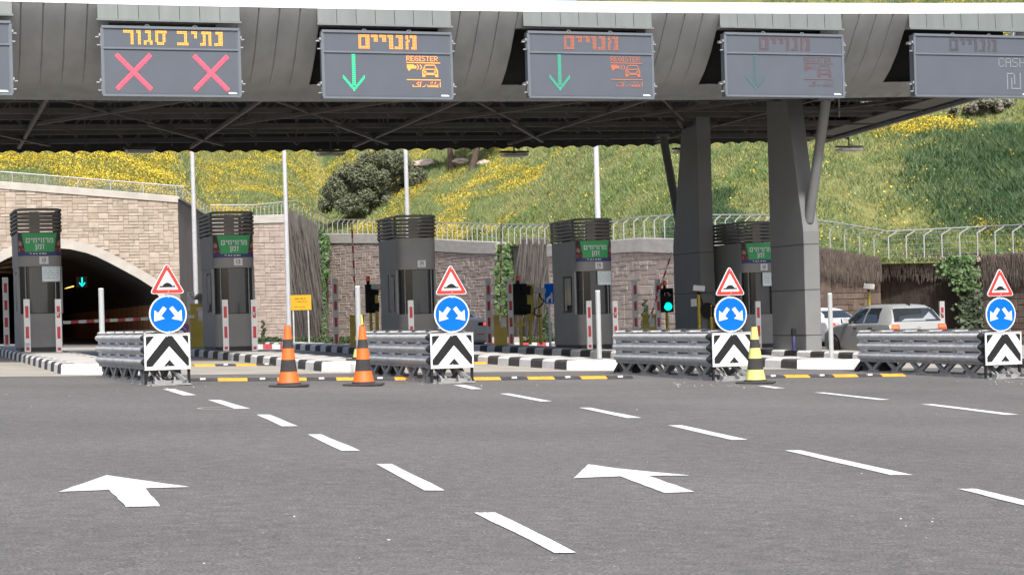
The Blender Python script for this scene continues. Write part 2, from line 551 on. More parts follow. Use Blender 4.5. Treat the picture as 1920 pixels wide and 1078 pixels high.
def put_word_dots(root, material, names, cx, cz, h, y, gap=2.0, fill=0.68):
    """the same letters set in rows of square LEDs"""
    w = word(names, gap)[1]
    k = h / 10
    x0 = 0.0
    letters = []
    for nm in names:
        letters.append((MB(), [[(x0 + p[0], p[1]) for p in q] for q in GL[nm][1]]))
        x0 += GL[nm][0] + gap
    for mb, qs in letters:
      seen = set()
      for q in qs:
        xs_, ys_ = [p[0] for p in q], [p[1] for p in q]
        sg = 1 if sum(q[i][0] * q[(i + 1) % 4][1] - q[(i + 1) % 4][0] * q[i][1] for i in range(4)) > 0 else -1
        for i in range(int(min(xs_)) - 1, int(max(xs_)) + 2):
            for j in range(int(min(ys_)) - 1, int(max(ys_)) + 2):
                p = (i + 0.5, j + 0.5)
                if (i, j) in seen or any(sg * ((q[(e + 1) % 4][0] - q[e][0]) * (p[1] - q[e][1]) - (q[(e + 1) % 4][1] - q[e][1]) * (p[0] - q[e][0])) < -1e-6 for e in range(4)):
                    continue
                seen.add((i, j))
                X, Z = cx + (p[0] - w / 2) * k, cz + (p[1] - 5) * k
                r = fill * k / 2
                mb.box((X - r, y - 0.004, Z - r), (X + r, y, Z + r))
      if mb.v:
        mb.build('led_letter', material, root)


def pixtext(t):
    rows = [''] * 7
    for ch in t:
        for j in range(7):
            rows[j] += PIX[ch][j] + '0'
    return rows


# ================================================================== SETTING
def ground_grid(xs, ys, dz):
    return [[(x, y, gz(x, y) + dz) for x in xs] for y in ys]


xs = list(range(-600, -60, 60)) + [-60, -50, -45] + list(range(-40, 41, 4)) + [45, 60] + list(range(120, 601, 60))
ys = [-300, -150, -60, -20, 0, 20, 40, 56] + list(range(60, 121, 3)) + [130, 160, 220, 320, 500, 900]
g_ = MB().grid(ground_grid(xs, ys, -0.05)).build('ground', mat('earth', (0.14, 0.12, 0.08), 0.95, var=0.2, scale=0.5))
tag(g_, kind='structure')
xs = [-45] + list(range(-40, 41, 4)) + [45]
ys = [-40, -20, 0, 20, 40, 60] + list(range(63, 142, 3))
r_ = MB().grid(ground_grid(xs, ys, 0.0)).build('road', M_ASPH)
tag(r_, kind='structure')
# concrete plaza: a slab laid 4 mm proud, its front edge along the gantry direction
pm = MB()
prow = []
for t in [0] + list(range(20, 66, 3)):
    row = []
    for s in range(-40, 43, 4):
        p = Vector((0, 37.6, 0)) + GD * s + LD * t
        row.append((p.x, p.y, gz(p.x, p.y) + 0.004))
    prow.append(row)
tag(pm.grid(prow).build('plaza_pavement', M_CONC), kind='structure')

# ------------------------------------------------------------------ painted markings (sheets 4 mm above the road)
dash_px = [
    [(305, 728), (327, 728), (368, 739.5), (344, 740)], [(390, 748.5), (413, 748.5), (467, 764.5), (440, 765)], [(481, 776), (505, 776), (559, 797.5), (529, 798)],
    [(577, 813), (603, 813), (675, 843.5), (641, 844)], [(705, 868.5), (735, 868.5), (834, 918), (796, 918)], [(889, 959.5), (929, 959.5), (1080, 1034.5), (1040, 1035.5)],
    [(850, 720.5), (872, 720.5), (905, 728), (884, 728.5)], [(936, 736.5), (955, 736.5), (1035, 751), (1014, 751.5)], [(1085, 763), (1107, 763), (1203, 782), (1176, 782.5)],
    [(1252, 796), (1279, 796), (1402, 823), (1372, 823.5)], [(1471, 843), (1502, 843), (1711, 889), (1671, 889.5)], [(1796, 915), (1830, 915), (1990, 952), (1950, 954)],
    [(1420, 722), (1437, 722), (1472, 726.5), (1452, 727)], [(1526, 734.5), (1545, 734.5), (1669, 748), (1648, 748.5)], [(1727, 756.5), (1750, 756.5), (1911, 776), (1884, 776.5)],
]
for k, q in enumerate(dash_px):
    pts = []
    n = len(q)
    for i in range(n):
        a, b = G(*q[i], 0.004), G(*q[(i + 1) % n], 0.004)
        for j in range(4):
            p = a.lerp(b, j / 4)
            jit = 0.006 if j else 0.0
            pts.append((p.x + random.uniform(-jit, jit), p.y + random.uniform(-jit, jit), gz(p.x, p.y) + 0.005))
    tag(MB().quad(pts).build('road_marking', M_LINE), kind='structure')
arrows = [
    [(110, 920.5), (200, 889.5), (356, 911.5), (273, 914), (300, 947.5), (236, 949), (205, 917)],
    [(1075, 895), (1103, 869), (1160, 877), (1293, 890), (1215, 890.5), (1302, 920.5), (1247, 923), (1163, 891.5)],
]
for q in arrows:
    pts = []
    for i in range(len(q)):
        a, b = G(*q[i], 0.004), G(*q[(i + 1) % len(q)], 0.004)
        nseg = 7
        for j in range(nseg):
            p = a.lerp(b, j / nseg)
            jit = 0.005 if j else 0.0
            pts.append((p.x + random.uniform(-jit, jit), p.y + random.uniform(-jit, jit), gz(p.x, p.y) + 0.005))
    tag(MB().quad(pts).build('road_marking', M_LINE), kind='structure')
# pale ring of an old patch on the asphalt
rc = G(419, 764.5)
rm = MB()
n = 40
rm.grid([[(rc.x + r * math.cos(2 * math.pi * i / n), rc.y + r * math.sin(2 * math.pi * i / n), gz(rc.x + r * math.cos(2 * math.pi * i / n), rc.y) + 0.003) for i in range(n + 1)] for r in (0.27, 0.31)])
tag(rm.build('road_marking', mat('patch_ring', (0.30, 0.29, 0.25), 0.9, var=0.2, scale=20)), kind='structure')
# scattered pale chips and a dark scrap on the road: nobody could count them
dm = MB()
for k in range(80):
    px, py = random.uniform(0, 1920), 735 + 340 * random.random() ** 1.3
    p = G(px, py)
    s = random.uniform(0.002, 0.006)
    if k < 60:
        bx = random.choice([(870, 718), (1300, 716), (1380, 718), (1870, 712), (330, 722)])
        p = G(bx[0] + random.gauss(0, 45), bx[1] + random.uniform(0, 9))
        s = random.uniform(0.004, 0.009)
    dm.box((p.x - s, p.y - s, p.z), (p.x + s * random.uniform(0.5, 1.5), p.y + s, p.z + s * 0.7), 0)
tag(dm.build('road_grit', mat('grit', (0.55, 0.53, 0.50), 0.9, island=0.3)), kind='stuff', label='pale chips and grit scattered over the asphalt', cat='grit')


# ------------------------------------------------------------------ traffic islands with painted kerbs
def island(px, py, label, dark_from=99, w=1.5, length=34.0, spur=True):
    o = G(px, py)
    mk, ms = MB(), MB()
    h, kw, bl = 0.2, 0.28, 0.76

    def wp(x, y, z):
        p = o + GD * x + LD * y
        return (p.x, p.y, gz(p.x, p.y) + z)

    def block(a, b, mi, inx, iny):
        # a,b outer edge points (x,y); (inx,iny) inward direction * width
        ins = 0.03
        prof = [(0, 0.0), (0.012, h - 0.045), (0.045, h - 0.006), (0.09, h), (kw, h), (kw, 0)]
        rings = []
        for q in (a, b):
            rings.append([wp(q[0] + inx * d, q[1] + iny * d, z) for d, z in prof])
        n_ = len(prof)
        mk.add(rings[0] + rings[1], [(i, (i + 1) % n_, n_ + (i + 1) % n_, n_ + i) for i in range(n_)] + [tuple(range(n_)), tuple(range(n_, 2 * n_))], mi)
    g = 0.008
    ch = 0.42
    block((ch, 0), (w - ch, 0), 0, 0, 1)
    block((0, ch), (ch - g, 0), 0, 0.7, 0.7)
    block((w - ch + g, 0), (w, ch), 0, -0.7, 0.7)
    nb = int(length / bl)
    for k in range(nb):
        y0, y1 = ch + g + k * bl, ch + (k + 1) * bl
        mi = (k + 1) % 2 if True else 0
        if k == 0:
            mi = 1
        block((0, y0), (0, y1), mi, 1, 0)
        block((w, y0), (w, y1), mi, -1, 0)
    y1 = ch + nb * bl
    for t in range(12):
        a, b = lerp(ch * 0.9, y1, t / 12), lerp(ch * 0.9, y1, (t + 1) / 12)
        ms.quad([wp(kw + 0.002, a, h - 0.004), wp(w - kw - 0.002, a, h - 0.004), wp(w - kw - 0.002, b, h - 0.004), wp(kw + 0.002, b, h - 0.004)])
    ms.quad([wp(0.33, 0.27, h - 0.004), wp(w - 0.33, 0.27, h - 0.004), wp(w - kw - 0.002, ch * 0.9, h - 0.004), wp(kw + 0.002, ch * 0.9, h - 0.004)])
    isl = mk.build('traffic_island', [M_KW, M_KB])
    tag(isl, label, 'traffic island', 'painted kerb islands before the booths', 'structure')
    ms.build('pavement', M_SLAB, isl)
    return o


ISL = [island(118, 702, 'kerbed island leading to booth 12'), island(612, 697, 'kerbed island leading to booth 13'),
       island(1076, 694, 'kerbed island leading to booth 14'), island(1512, 692, 'kerbed island leading to booth 15'),
       island(1945, 690, 'kerbed island leading to booth 16')]

# red and white kerb with low hedge at the far side of the plaza
for (a, b) in (((478, 653.5), (700, 652.5)), ((895, 650), (1040, 650))):
    mk = MB()
    p0, p1 = G(*a), G(*b)
    n = max(4, int((p1 - p0).length / 0.28))
    d = (p1 - p0).normalized()
    nrm = Vector((-d.y, d.x, 0))
    for k in range(n):
        q0, q1 = p0.lerp(p1, k / n), p0.lerp(p1, (k + 0.96) / n)
        mk.add([tuple(q) for q in (q0, q1, q1 + nrm * 0.25, q0 + nrm * 0.25)] + [tuple(q + Vector((0, 0, 0.17))) for q in (q0, q1, q1 + nrm * 0.25, q0 + nrm * 0.25)],
               [(0, 1, 2, 3), (4, 5, 6, 7), (0, 1, 5, 4), (1, 2, 6, 5), (2, 3, 7, 6), (3, 0, 4, 7)], k % 2)
    tag(mk.build('painted_kerb', [M_KW, M_KR]), kind='structure')


# ================================================================== RETAINING WALLS
# corner list: px, Y, top y of the cap, y of the cap's underside
def wall_seg(label, pts, stone, mort, cap, kind='stone', unit=(0.26, 0.155), arch=None, fac=0.05, seed=1):
    """pts: [(px, Y, ytop, ycapbottom)]"""
    rnd = random.Random(seed)
    root = thing('retaining_wall', label, 'wall')
    core, facing, capm = MB(), MB(), MB()
    for (a, b) in zip(pts[:-1], pts[1:]):
        A, B = P(a[0], a[2], a[1]), P(b[0], b[2], b[1])
        Ac, Bc = P(a[0], a[3], a[1]), P(b[0], b[3], b[1])
        ln = (Vector((B.x, B.y, 0)) - Vector((A.x, A.y, 0))).length
        d = Vector((B.x - A.x, B.y - A.y, 0)) / ln
        nr = Vector((d.y, -d.x, 0))
        if nr.dot(Vector((A.x, A.y, 0))) > 0:
            nr = -nr
        z0 = min(gz(A.x, A.y), gz(B.x, B.y)) - 0.3
        ncol = max(2, int(ln / 0.35)) if arch else 2

        def top(u):
            return lerp(Ac.z, Bc.z, u)
        # core
        for k in range(ncol):
            u0, u1 = k / ncol, (k + 1) / ncol
            zb0 = zb1 = z0
            if arch:
                zb0, zb1 = max(z0, arch(u0 * ln)), max(z0, arch(u1 * ln))
            if zb0 > top(u0) - 0.02 or zb1 > top(u1) - 0.02:
                continue
            q = []
            for (u, zb) in ((u0, zb0), (u1, zb1)):
                base = A + d * (u * ln)
                for (off, zz) in ((0, zb), (0, top(u)), (-0.5, top(u)), (-0.5, zb)):
                    q.append((base.x + nr.x * off, base.y + nr.y * off, zz))
            core.add(q, [(0, 1, 5, 4), (1, 2, 6, 5), (2, 3, 7, 6), (3, 0, 4, 7), (0, 3, 2, 1), (4, 5, 6, 7)])
        # coping
        over = 0.10
        q = []
        for (Tt, Bt) in ((A, Ac), (B, Bc)):
            for off, zz in ((over, Bt.z), (over, Tt.z - 0.03), (over - 0.03, Tt.z), (-0.6, Tt.z), (-0.6, Bt.z)):
                q.append((Tt.x + nr.x * off, Tt.y + nr.y * off, zz))
        capm.add(q, [(i, (i + 1) % 5, 5 + (i + 1) % 5, 5 + i) for i in range(5)] + [tuple(range(5)), tuple(range(5, 10))])
        if kind == 'stone':
            uw, uh = unit
            nx, nz_ = int(ln / uw) + 1, int((max(Ac.z, Bc.z) - z0) / uh) + 1
            used = set()
            sizes = [(1, 1)] * 2 + [(2, 1)] * 5 + [(2, 2)] * 3 + [(3, 1)] * 2 + [(1, 2)] * 2 + [(3, 2)]
            for j in range(nz_):
                for i in range(nx):
                    if (i, j) in used:
                        continue
                    for _ in range(4):
                        w_, h_ = rnd.choice(sizes)
                        cells = [(i + a_, j + b_) for a_ in range(w_) for b_ in range(h_)]
                        if not any(c in used for c in cells):
                            break
                    else:
                        w_, h_ = 1, 1
                        cells = [(i, j)]
                    used.update(cells)
                    x0, x1 = i * uw, min(ln, (i + w_) * uw)
                    za, zb = z0 + j * uh, z0 + (j + h_) * uh
                    if x1 - x0 < 0.05:
                        continue
                    um = (x0 + x1) / 2 / ln
                    zb = min(zb, top(min(1, um)) - 0.0)
                    if zb - za < 0.05:
                        continue
                    if arch:
                        am_ = max(arch(x0), arch(x1), arch((x0 + x1) / 2)) - 0.05
                        za = max(za, am_)
                        if zb - za < 0.06:
                            continue
                    gp = 0.008
                    dep = fac * rnd.uniform(0.45, 1.0)
                    bv = min(0.03, (x1 - x0) * 0.2, (zb - za) * 0.25)
                    jx = lambda: rnd.uniform(-0.012, 0.012)
                    def W_(x, z, o):
                        return (A.x + d.x * x + nr.x * o, A.y + d.y * x + nr.y * o, z)
                    outer = [(x0 + gp, za + gp), (x1 - gp, za + gp), (x1 - gp, zb - gp), (x0 + gp, zb - gp)]
                    inner = [(x0 + gp + bv + jx(), za + gp + bv + jx()), (x1 - gp - bv + jx(), za + gp + bv + jx()), (x1 - gp - bv + jx(), zb - gp - bv + jx()), (x0 + gp + bv + jx(), zb - gp - bv + jx())]
                    vs = [W_(x, z, 0.002) for x, z in outer] + [W_(x, z, dep * 0.55) for x, z in outer] + [W_(x, z, dep * rnd.uniform(0.85, 1.15)) for x, z in inner]
                    fs = [(k, (k + 1) % 4, 4 + (k + 1) % 4, 4 + k) for k in range(4)] + [(4 + k, 4 + (k + 1) % 4, 8 + (k + 1) % 4, 8 + k) for k in range(4)] + [(8, 9, 10, 11)]
                    facing.add(vs, fs)
    core.build('wall_core', mort, root)
    if kind == 'stone':
        facing.build('stone_facing', stone, root, recalc=False)
    if cap:
        capm.build('coping', cap, root)
    return root


# --- portal wall with the tunnel mouth
PA = [(-120, 101.4, 329, 344), (333, 105.5, 367, 379)]
A0, A1 = P(PA[0][0], PA[0][2], PA[0][1]), P(PA[1][0], PA[1][2], PA[1][1])
AL = (Vector((A1.x - A0.x, A1.y - A0.y, 0))).length
ADIR = Vector((A1.x - A0.x, A1.y - A0.y, 0)) / AL
ANR = Vector((ADIR.y, -ADIR.x, 0))
if ANR.dot(A0) > 0:
    ANR = -ANR


def on_wall(px, py):
    """point of the portal wall plane seen at a pixel -> (distance along, z)"""
    ray = RV * ((px - CX) / F) + UV * ((HY - py) / F) + Vector((0, 1, 0))
    t = (A0 - CAM).dot(ANR) / ray.dot(ANR)
    p = CAM + ray * t
    return (p - A0).dot(ADIR), p.z


ac, az = on_wall(98, 464)
kk = 103.6 / F
half = [(0, 0), (30, 2.6), (60, 10.5), (77, 17.5), (100, 30), (127, 46), (150, 60), (177, 79), (187, 98), (191, 120), (191, 200)]
AIN = [(ac - dx * kk * 1.05, az - dy * kk) for dx, dy in half[::-1]] + [(ac + dx * kk * 1.05, az - dy * kk) for dx, dy in half[1:]]


def offset_arch(d):
    out = []
    cx0, cz0 = ac, az - 100 * kk
    for i, (x, z) in enumerate(AIN):
        a = AIN[max(0, i - 1)]
        b = AIN[min(len(AIN) - 1, i + 1)]
        tx, tz = b[0] - a[0], b[1] - a[1]
        l = math.hypot(tx, tz)
        nx, nz2 = -tz / l, tx / l
        if nx * (x - cx0) + nz2 * (z - cz0) < 0:
            nx, nz2 = -nx, -nz2
        out.append((x + nx * d, z + nz2 * d))
    return out


AOUT = offset_arch(0.42)
AXS, AZS = [p[0] for p in AOUT], [p[1] for p in AOUT]


def arch_fn(x):
    if x <= AXS[0] + 0.001 or x >= AXS[-1] - 0.001:
        return -99
    return float(np.interp(x, AXS, AZS))


w_a = wall_seg('pale stone wall with the arched tunnel mouth behind booth 12', PA, M_STA, M_MORT, M_CAPL, arch=arch_fn, seed=3, unit=(0.27, 0.165))


def WA(x, z, off):
    return (A0.x + ADIR.x * x + ANR.x * off, A0.y + ADIR.y * x + ANR.y * off, z)


am = MB()
prow = [[WA(x, z, 0.0) for x, z in AIN], [WA(x, z, 0.14) for x, z in AIN], [WA(x, z, 0.14) for x, z in offset_arch(0.5)], [WA(x, z, -0.1) for x, z in offset_arch(0.5)]]
am.grid(prow)
am.build('arch_surround', M_CAPL, w_a, smooth=30)
# tunnel interior
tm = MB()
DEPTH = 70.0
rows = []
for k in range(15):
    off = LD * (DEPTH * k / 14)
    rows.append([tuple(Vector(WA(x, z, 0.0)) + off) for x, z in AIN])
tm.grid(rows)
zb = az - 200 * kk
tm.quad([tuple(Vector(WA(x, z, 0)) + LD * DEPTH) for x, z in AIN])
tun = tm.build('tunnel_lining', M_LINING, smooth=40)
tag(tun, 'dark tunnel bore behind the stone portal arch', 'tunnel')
zc = on_wall(285, 560)[1]
for side in (0, -1):
    cl = MB()
    xw = AIN[side][0] + (0.06 if side == 0 else -0.06)
    for k in range(28):
        a, b = LD * (k * 2.5 + 0.15), LD * (k * 2.5 + 2.48)
        cl.quad([tuple(Vector(WA(xw, zb - 0.2, 0)) + a), tuple(Vector(WA(xw, zb - 0.2, 0)) + b), tuple(Vector(WA(xw, zc, 0)) + b), tuple(Vector(WA(xw, zc, 0)) + a)])
    cl.build('wall_cladding', M_CLAD, tun, recalc=False)
# lamps and lane arrow inside
lm = MB()
for k in range(9):
    p0 = Vector(WA(ac + 1.5, az - 0.5, 0)) + LD * (14 + 6 * k)
    q = P(116 + 2.5 * k, 541.5 - 0.7 * k, 150 - 5 * k)
    lm.bar(q, q + GD * 0.07, 0.06, 0.05)
tag(lm.build('tunnel_lamp_row', M_TLAMP), 'row of small orange lamps glowing inside the dark tunnel', 'lamps')
for k in range(4):
    ld = bpy.data.lights.new('tunnel_light', 'POINT')
    ld.energy, ld.color, ld.shadow_soft_size = 16, (1, 0.62, 0.34), 0.3
    lo = bpy.data.objects.new('tunnel_light', ld)
    COL.objects.link(lo)
    lo.location = Vector(WA(ac - 0.5, az - 0.9, 0)) + LD * (7 + 12 * k)
ts = thing('lane_signal', 'green lit arrow hanging inside the tunnel mouth', 'signal', P(154, 528, 112), TH)
MB().box((-0.42, 0, -0.42), (0.42, 0.2, 0.42)).build('signal_box', M_DARK, ts)
mm = MB()
mm.prism([(-0.05, 0.36), (0.05, 0.36), (0.05, -0.1), (-0.05, -0.1)], XZ, -0.01, 0)
mm.prism([(0, -0.36), (0.24, -0.1), (0.24, 0.0), (0, -0.2), (-0.24, 0.0), (-0.24, -0.1)], XZ, -0.012, 0)
mm.build('green_arrow', M_TARR, ts)
ts.scale = (0.7, 0.7, 0.75)

wall_seg('dark stained side wall running back beside the pale portal', [(333, 105.6, 367, 372), (394, 126, 405, 409)], None, M_DCON, M_CAPL, kind='plain')
wall_seg('brown stone wall behind booth 13', [(394, 126, 406, 420), (537, 128, 401, 416.5)], M_STB, M_MORT, M_CAP, seed=5, unit=(0.36, 0.2))
wall_seg('dark streaked recess wall between the booth 13 and 14 stonework', [(538, 128.2, 399, 402), (610, 139, 436, 439)], None, M_DCON, None, kind='plain')
wall_seg('long brown stone wall curving behind booth 14', [(611, 138, 437, 455), (716, 132, 437, 455), (817, 119, 447, 470), (880, 114, 451, 474), (932, 110, 453, 475)], M_STB, M_MORT, M_CAP, seed=8, unit=(0.33, 0.19))
wall_seg('dark creeper covered recess wall beside booth 15', [(933, 112, 455, 457), (1029, 104, 455, 457)], None, M_DCON, None, kind='plain')
wall_seg('coarse brown block wall between booth 15 and the columns', [(1028, 97, 458, 480), (1145, 90, 450, 474), (1200, 87, 445, 471), (1268, 84, 446, 474), (1440, 80, 455, 485)], M_STB, M_MORT, M_CAP, seed=11, unit=(0.36, 0.22))
wall_seg('shade-toned stone wall with shaggy brown coping behind the silver saloon', [(1440, 80.2, 452, 478), (1536, 77, 466, 500), (1649, 79.5, 485, 527)], M_STC, M_MORTD, mat('coping_overgrown', (0.075, 0.058, 0.046), 0.95, var=0.3, scale=3, bump=0.6), seed=13, unit=(0.34, 0.24))
wall_seg('recessed wall under shade-toned hanging creeper behind the hatchback', [(1649, 82, 487, 491), (1842, 81, 482, 486)], None, M_DCONR, None, kind='plain')
wall_seg('shade-toned stone pier wall at the edge beyond the ivy', [(1842, 76.5, 480, 523), (2060, 72, 468, 515)], M_STC, M_MORTD, MATS['coping_overgrown'], seed=17, unit=(0.34, 0.24))

# wall top line used by the hill
WTX = [-400, -120, 333, 394, 537, 610, 716, 817, 932, 1029, 1145, 1268, 1440, 1536, 1649, 1842, 2060, 2500]
WTY = [99, 101.4, 105.5, 126, 128, 139, 132, 119, 111, 104, 90, 84, 80, 77, 80, 80, 72.5, 66]
WTV = [318, 330, 368, 407, 403, 438, 439, 449, 455, 457, 452, 449, 458, 469, 488, 484, 470, 460]


# ------------------------------------------------------------------ railings on the walls
def railing(label, pts, post_px, wires=2, lean=0.28, mesh=False, pr=0.028):
    """pts: (px, Y, y of top rail, y of foot)"""
    root = thing('railing', label, 'railing')
    X = [p[0] for p in pts]
    iY = [1 / p[1] for p in pts]
    yt, yb = [p[2] for p in pts], [p[3] for p in pts]

    def at(px):
        Y = 1 / interp(px, X, iY) + 0.35
        return P(px, interp(px, X, yt), Y), P(px, interp(px, X, yb), Y)
    tr = MB()
    xsn = sorted(set(X + list(np.linspace(X[0], X[-1], 14))))
    top = [at(x)[0] for x in xsn]
    tr.path(top, 0.032, 6)
    tr.build('top_rail', M_RAIL, root)
    wm = MB()
    for k in range(wires):
        f = (k + 0.6) / (wires + 0.2)
        wm.path([at(x)[1].lerp(at(x)[0], f) for x in xsn], 0.009, 4)
    wm.build('wire', M_RAIL, root)
    proto = None
    for px in post_px:
        T, B = at(px)
        H = T.z - B.z
        if proto is None:
            pmb = MB()
            pmb.bar((0, 0, 0), (0, 0, 0.80), 0.045, 0.06, up=Vector((0, 1, 0)))
            pmb.bar((0, 0, 0.79), (lean, 0, 1.0), 0.04, 0.04, up=Vector((0, 1, 0)))
            proto = pmb.build('post', M_RAIL, root)
            o = proto
        else:
            o = proto.copy()
            COL.objects.link(o)
            o.parent = root
        o.location = (T.x - lean * 0.9, B.y, B.z)
        o.scale = (1, 1, H)
    return root


railing('wire mesh railing above the pale portal wall', [(-120, 101.5, 312, 330), (0, 102.5, 321, 341), (345, 105.7, 349, 367)], list(np.linspace(-100, 330, 8)), wires=7, lean=0.0)
railing('railing stepping back along the dark side wall by the portal', [(345, 107, 349, 371), (393, 125, 385, 405)], list(np.linspace(348, 392, 9)), wires=3, lean=0.2)
railing('railing with close posts above the wall behind booth 13', [(394, 126, 384, 406), (480, 127, 383, 405), (538, 128, 377, 402), (551, 128.5, 376, 401)], list(np.linspace(400, 548, 20)), wires=2, lean=0.2)
railing('railing descending along the dark streaked recess', [(551, 130, 376, 402), (622, 139, 411, 438)], list(np.linspace(556, 618, 9)), wires=3, lean=0.2)
railing('long railing with close posts above the wall behind booth 14', [(622, 138, 411, 437), (716, 132, 411, 437), (817, 119, 416, 447), (932, 110, 420, 453)], list(np.linspace(628, 928, 33)), wires=2, lean=0.2)
railing('railing above the dark recess beside booth 15', [(934, 110, 420, 455), (1036, 100, 421, 457)], list(np.linspace(938, 1030, 9)), wires=2)
railing('railing above the coarse block wall by the columns', [(1036, 97, 421, 457), (1145, 90, 415, 450), (1200, 87, 406, 446), (1268, 84, 402, 446), (1450, 80, 402, 455)], [1045, 1060, 1075, 1090, 1105, 1120, 1135] + list(np.linspace(1160, 1256, 6)) + list(np.linspace(1276, 1446, 10)), wires=5)
railing('railing with bent top posts above the shaggy dark wall', [(1450, 80, 402, 455), (1536, 77, 412, 466), (1600, 78.5, 422, 474), (1665, 80, 433, 483)], list(np.linspace(1463, 1655, 8)), wires=5, lean=0.42)
railing('railing above the hanging creeper at the edge', [(1665, 80, 433, 485), (1842, 78, 424, 479), (1920, 75.5, 420.5, 478), (2060, 72, 413, 470)], list(np.linspace(1682, 2050, 12)), wires=5, lean=0.42)


# ================================================================== HILL
def hill_base(px):
    Yw = interp(px, WTX, WTY)
    return Yw, P(px, interp(px, WTX, WTV), Yw).z


def hill_z(px, dY):
    Yw, zw = hill_base(px)
    Y = Yw + 0.4 + dY
    x = (px - CX) / F * Y
    sl = interp(px, [-400, 300, 700, 1100, 1500, 1900, 2500], [0.30, 0.28, 0.27, 0.29, 0.37, 0.42, 0.42])
    z = zw - 0.12 + sl * max(0, dY - 0.4)
    amp = min(1.0, dY / 6)
    z += amp * (1.1 * noise.noise((x * 0.09, Y * 0.07, 3.1)) + 0.55 * noise.noise((x * 0.25, Y * 0.22, 8.3)) + 0.2 * noise.noise((x * 0.8, Y * 0.7, 1.3)))
    # knoll on the slope beyond the hatchback
    z += amp * 1.6 * math.exp(-(((px - 1790) / 150) ** 2 + ((dY - 13) / 7) ** 2))
    # level off at the crest; lower crest towards the portal side
    crest = interp(px, [-400, 400, 1000, 1400, 2500], [27, 28, 32, 40, 52])
    if z > crest:
        z = crest + (z - crest) * 0.12
    return x, Y, z


hp = list(range(-420, 2521, 28))
hd = [0, 0.4, 1, 2, 3] + list(np.linspace(4.5, 60, 44)) + list(np.linspace(64, 300, 24))
hm = MB().grid([[hill_z(px, d) for px in hp] for d in hd])
hill = hm.build('hill', M_HILL, smooth=60)
tag(hill, kind='structure')


def np_mesh(name, verts, nper, material):
    nv = len(verts)
    me = bpy.data.meshes.new(name)
    nf = nv // nper
    me.vertices.add(nv)
    me.vertices.foreach_set('co', verts.astype(np.float32).ravel())
    me.loops.add(nv)
    me.loops.foreach_set('vertex_index', np.arange(nv, dtype=np.int32))
    me.polygons.add(nf)
    me.polygons.foreach_set('loop_start', np.arange(0, nv, nper, dtype=np.int32))
    me.polygons.foreach_set('loop_total', np.full(nf, nper, dtype=np.int32))
    me.materials.append(material)
    me.update(calc_edges=True)
    me.validate()
    o = bpy.data.objects.new(name, me)
    COL.objects.link(o)
    return o


def blades(pos, hgt, wid, lean, nb):
    """triangular blades: pos Nx3, hgt N"""
    N = len(pos)
    base = np.repeat(pos, nb, axis=0)
    h = np.repeat(hgt, nb) * RNG.uniform(0.55, 1.15, N * nb)
    w = np.repeat(wid, nb) * RNG.uniform(0.6, 1.3, N * nb)
    a = RNG.uniform(0, 2 * np.pi, N * nb)
    sp = np.repeat(hgt, nb) * 0.35
    base = base + np.stack([RNG.normal(0, 1, N * nb) * sp, RNG.normal(0, 1, N * nb) * sp, np.zeros(N * nb)], 1)
    dx, dy = np.cos(a), np.sin(a)
    la = RNG.uniform(0, 2 * np.pi, N * nb)
    ll = h * lean * RNG.uniform(0.2, 1.3, N * nb)
    v0 = base + np.stack([dx * w, dy * w, -0.05 * np.ones_like(w)], 1)
    v1 = base - np.stack([dx * w, dy * w, 0.05 * np.ones_like(w)], 1)
    v2 = base + np.stack([np.cos(la) * ll, np.sin(la) * ll, h], 1)
    return np.stack([v0, v1, v2], 1).reshape(-1, 3)


def hill_points(n, dmax, px0=-80, px1=2000, test=None):
    out = []
    while len(out) < n:
        px = random.uniform(px0, px1)
        d = 0.5 + (dmax - 0.5) * random.random() ** 1.25
        x, Y, z = hill_z(px, d)
        py = HY - (z - CAMH + x * SP) / Y * F
        if py < -40:
            continue
        if test and not test(px, py, x, Y):
            continue
        out.append((x, Y, z))
    return np.array(out)


gp = hill_points(120000, 52)
tag(np_mesh('grass', blades(gp, RNG.uniform(0.12, 0.34, len(gp)) * (0.5 + 0.5 * gp[:, 1] / 130), np.full(len(gp), 0.020), 1.0, 7), 3, M_GRASS), 'long spring grass covering the hillside above the walls', 'grass', kind='stuff')


def weed_test(px, py, x, Y):
    if 590 < px < 840 and py > 330:
        return False
    v = noise.noise((x * 0.16, Y * 0.13, 5.5)) * 0.8 + noise.noise((x * 0.6, Y * 0.45, 9.5)) * 0.4
    if px < 1400:
        return v > 0.55
    m = min(1.0, (px - 1640 - (py - 250) * 0.6) / 240) * min(1.0, max(0.0, (py - 232) / 30)) * min(1.0, max(0.0, (450 - py) / 40))
    return random.random() < m * 1.1 + v * 0.45 - 0.12


wp_ = hill_points(24000, 45, test=weed_test)
tag(np_mesh('weeds', blades(wp_, RNG.uniform(0.16, 0.42, len(wp_)), np.full(len(wp_), 0.026), 1.1, 8), 3, M_WEED), 'dark green weeds in thick patches on the hillside', 'weeds', kind='stuff')


def flower_test(px, py, x, Y):
    v = noise.noise((x * 0.12, Y * 0.085, 21.0)) * 1.0 + noise.noise((x * 0.36, Y * 0.22, 11.0)) * 0.75
    bias = interp(px, [0, 500, 620, 1000, 1250, 1500, 1920], [0.10, 0.09, 0.0, 0.0, -0.20, -0.40, -0.44])
    if px > 500 and py > 375:
        bias -= 0.25
    if px > 1640 and 240 < py < 420:
        bias -= 0.2
    bias -= 0.35 * math.exp(-(Y - hill_base(px)[0]) / 3.0)
    if px > 950 and random.random() < 0.035:
        return True
    return v + bias > 0.06 + random.uniform(-0.16, 0.16)


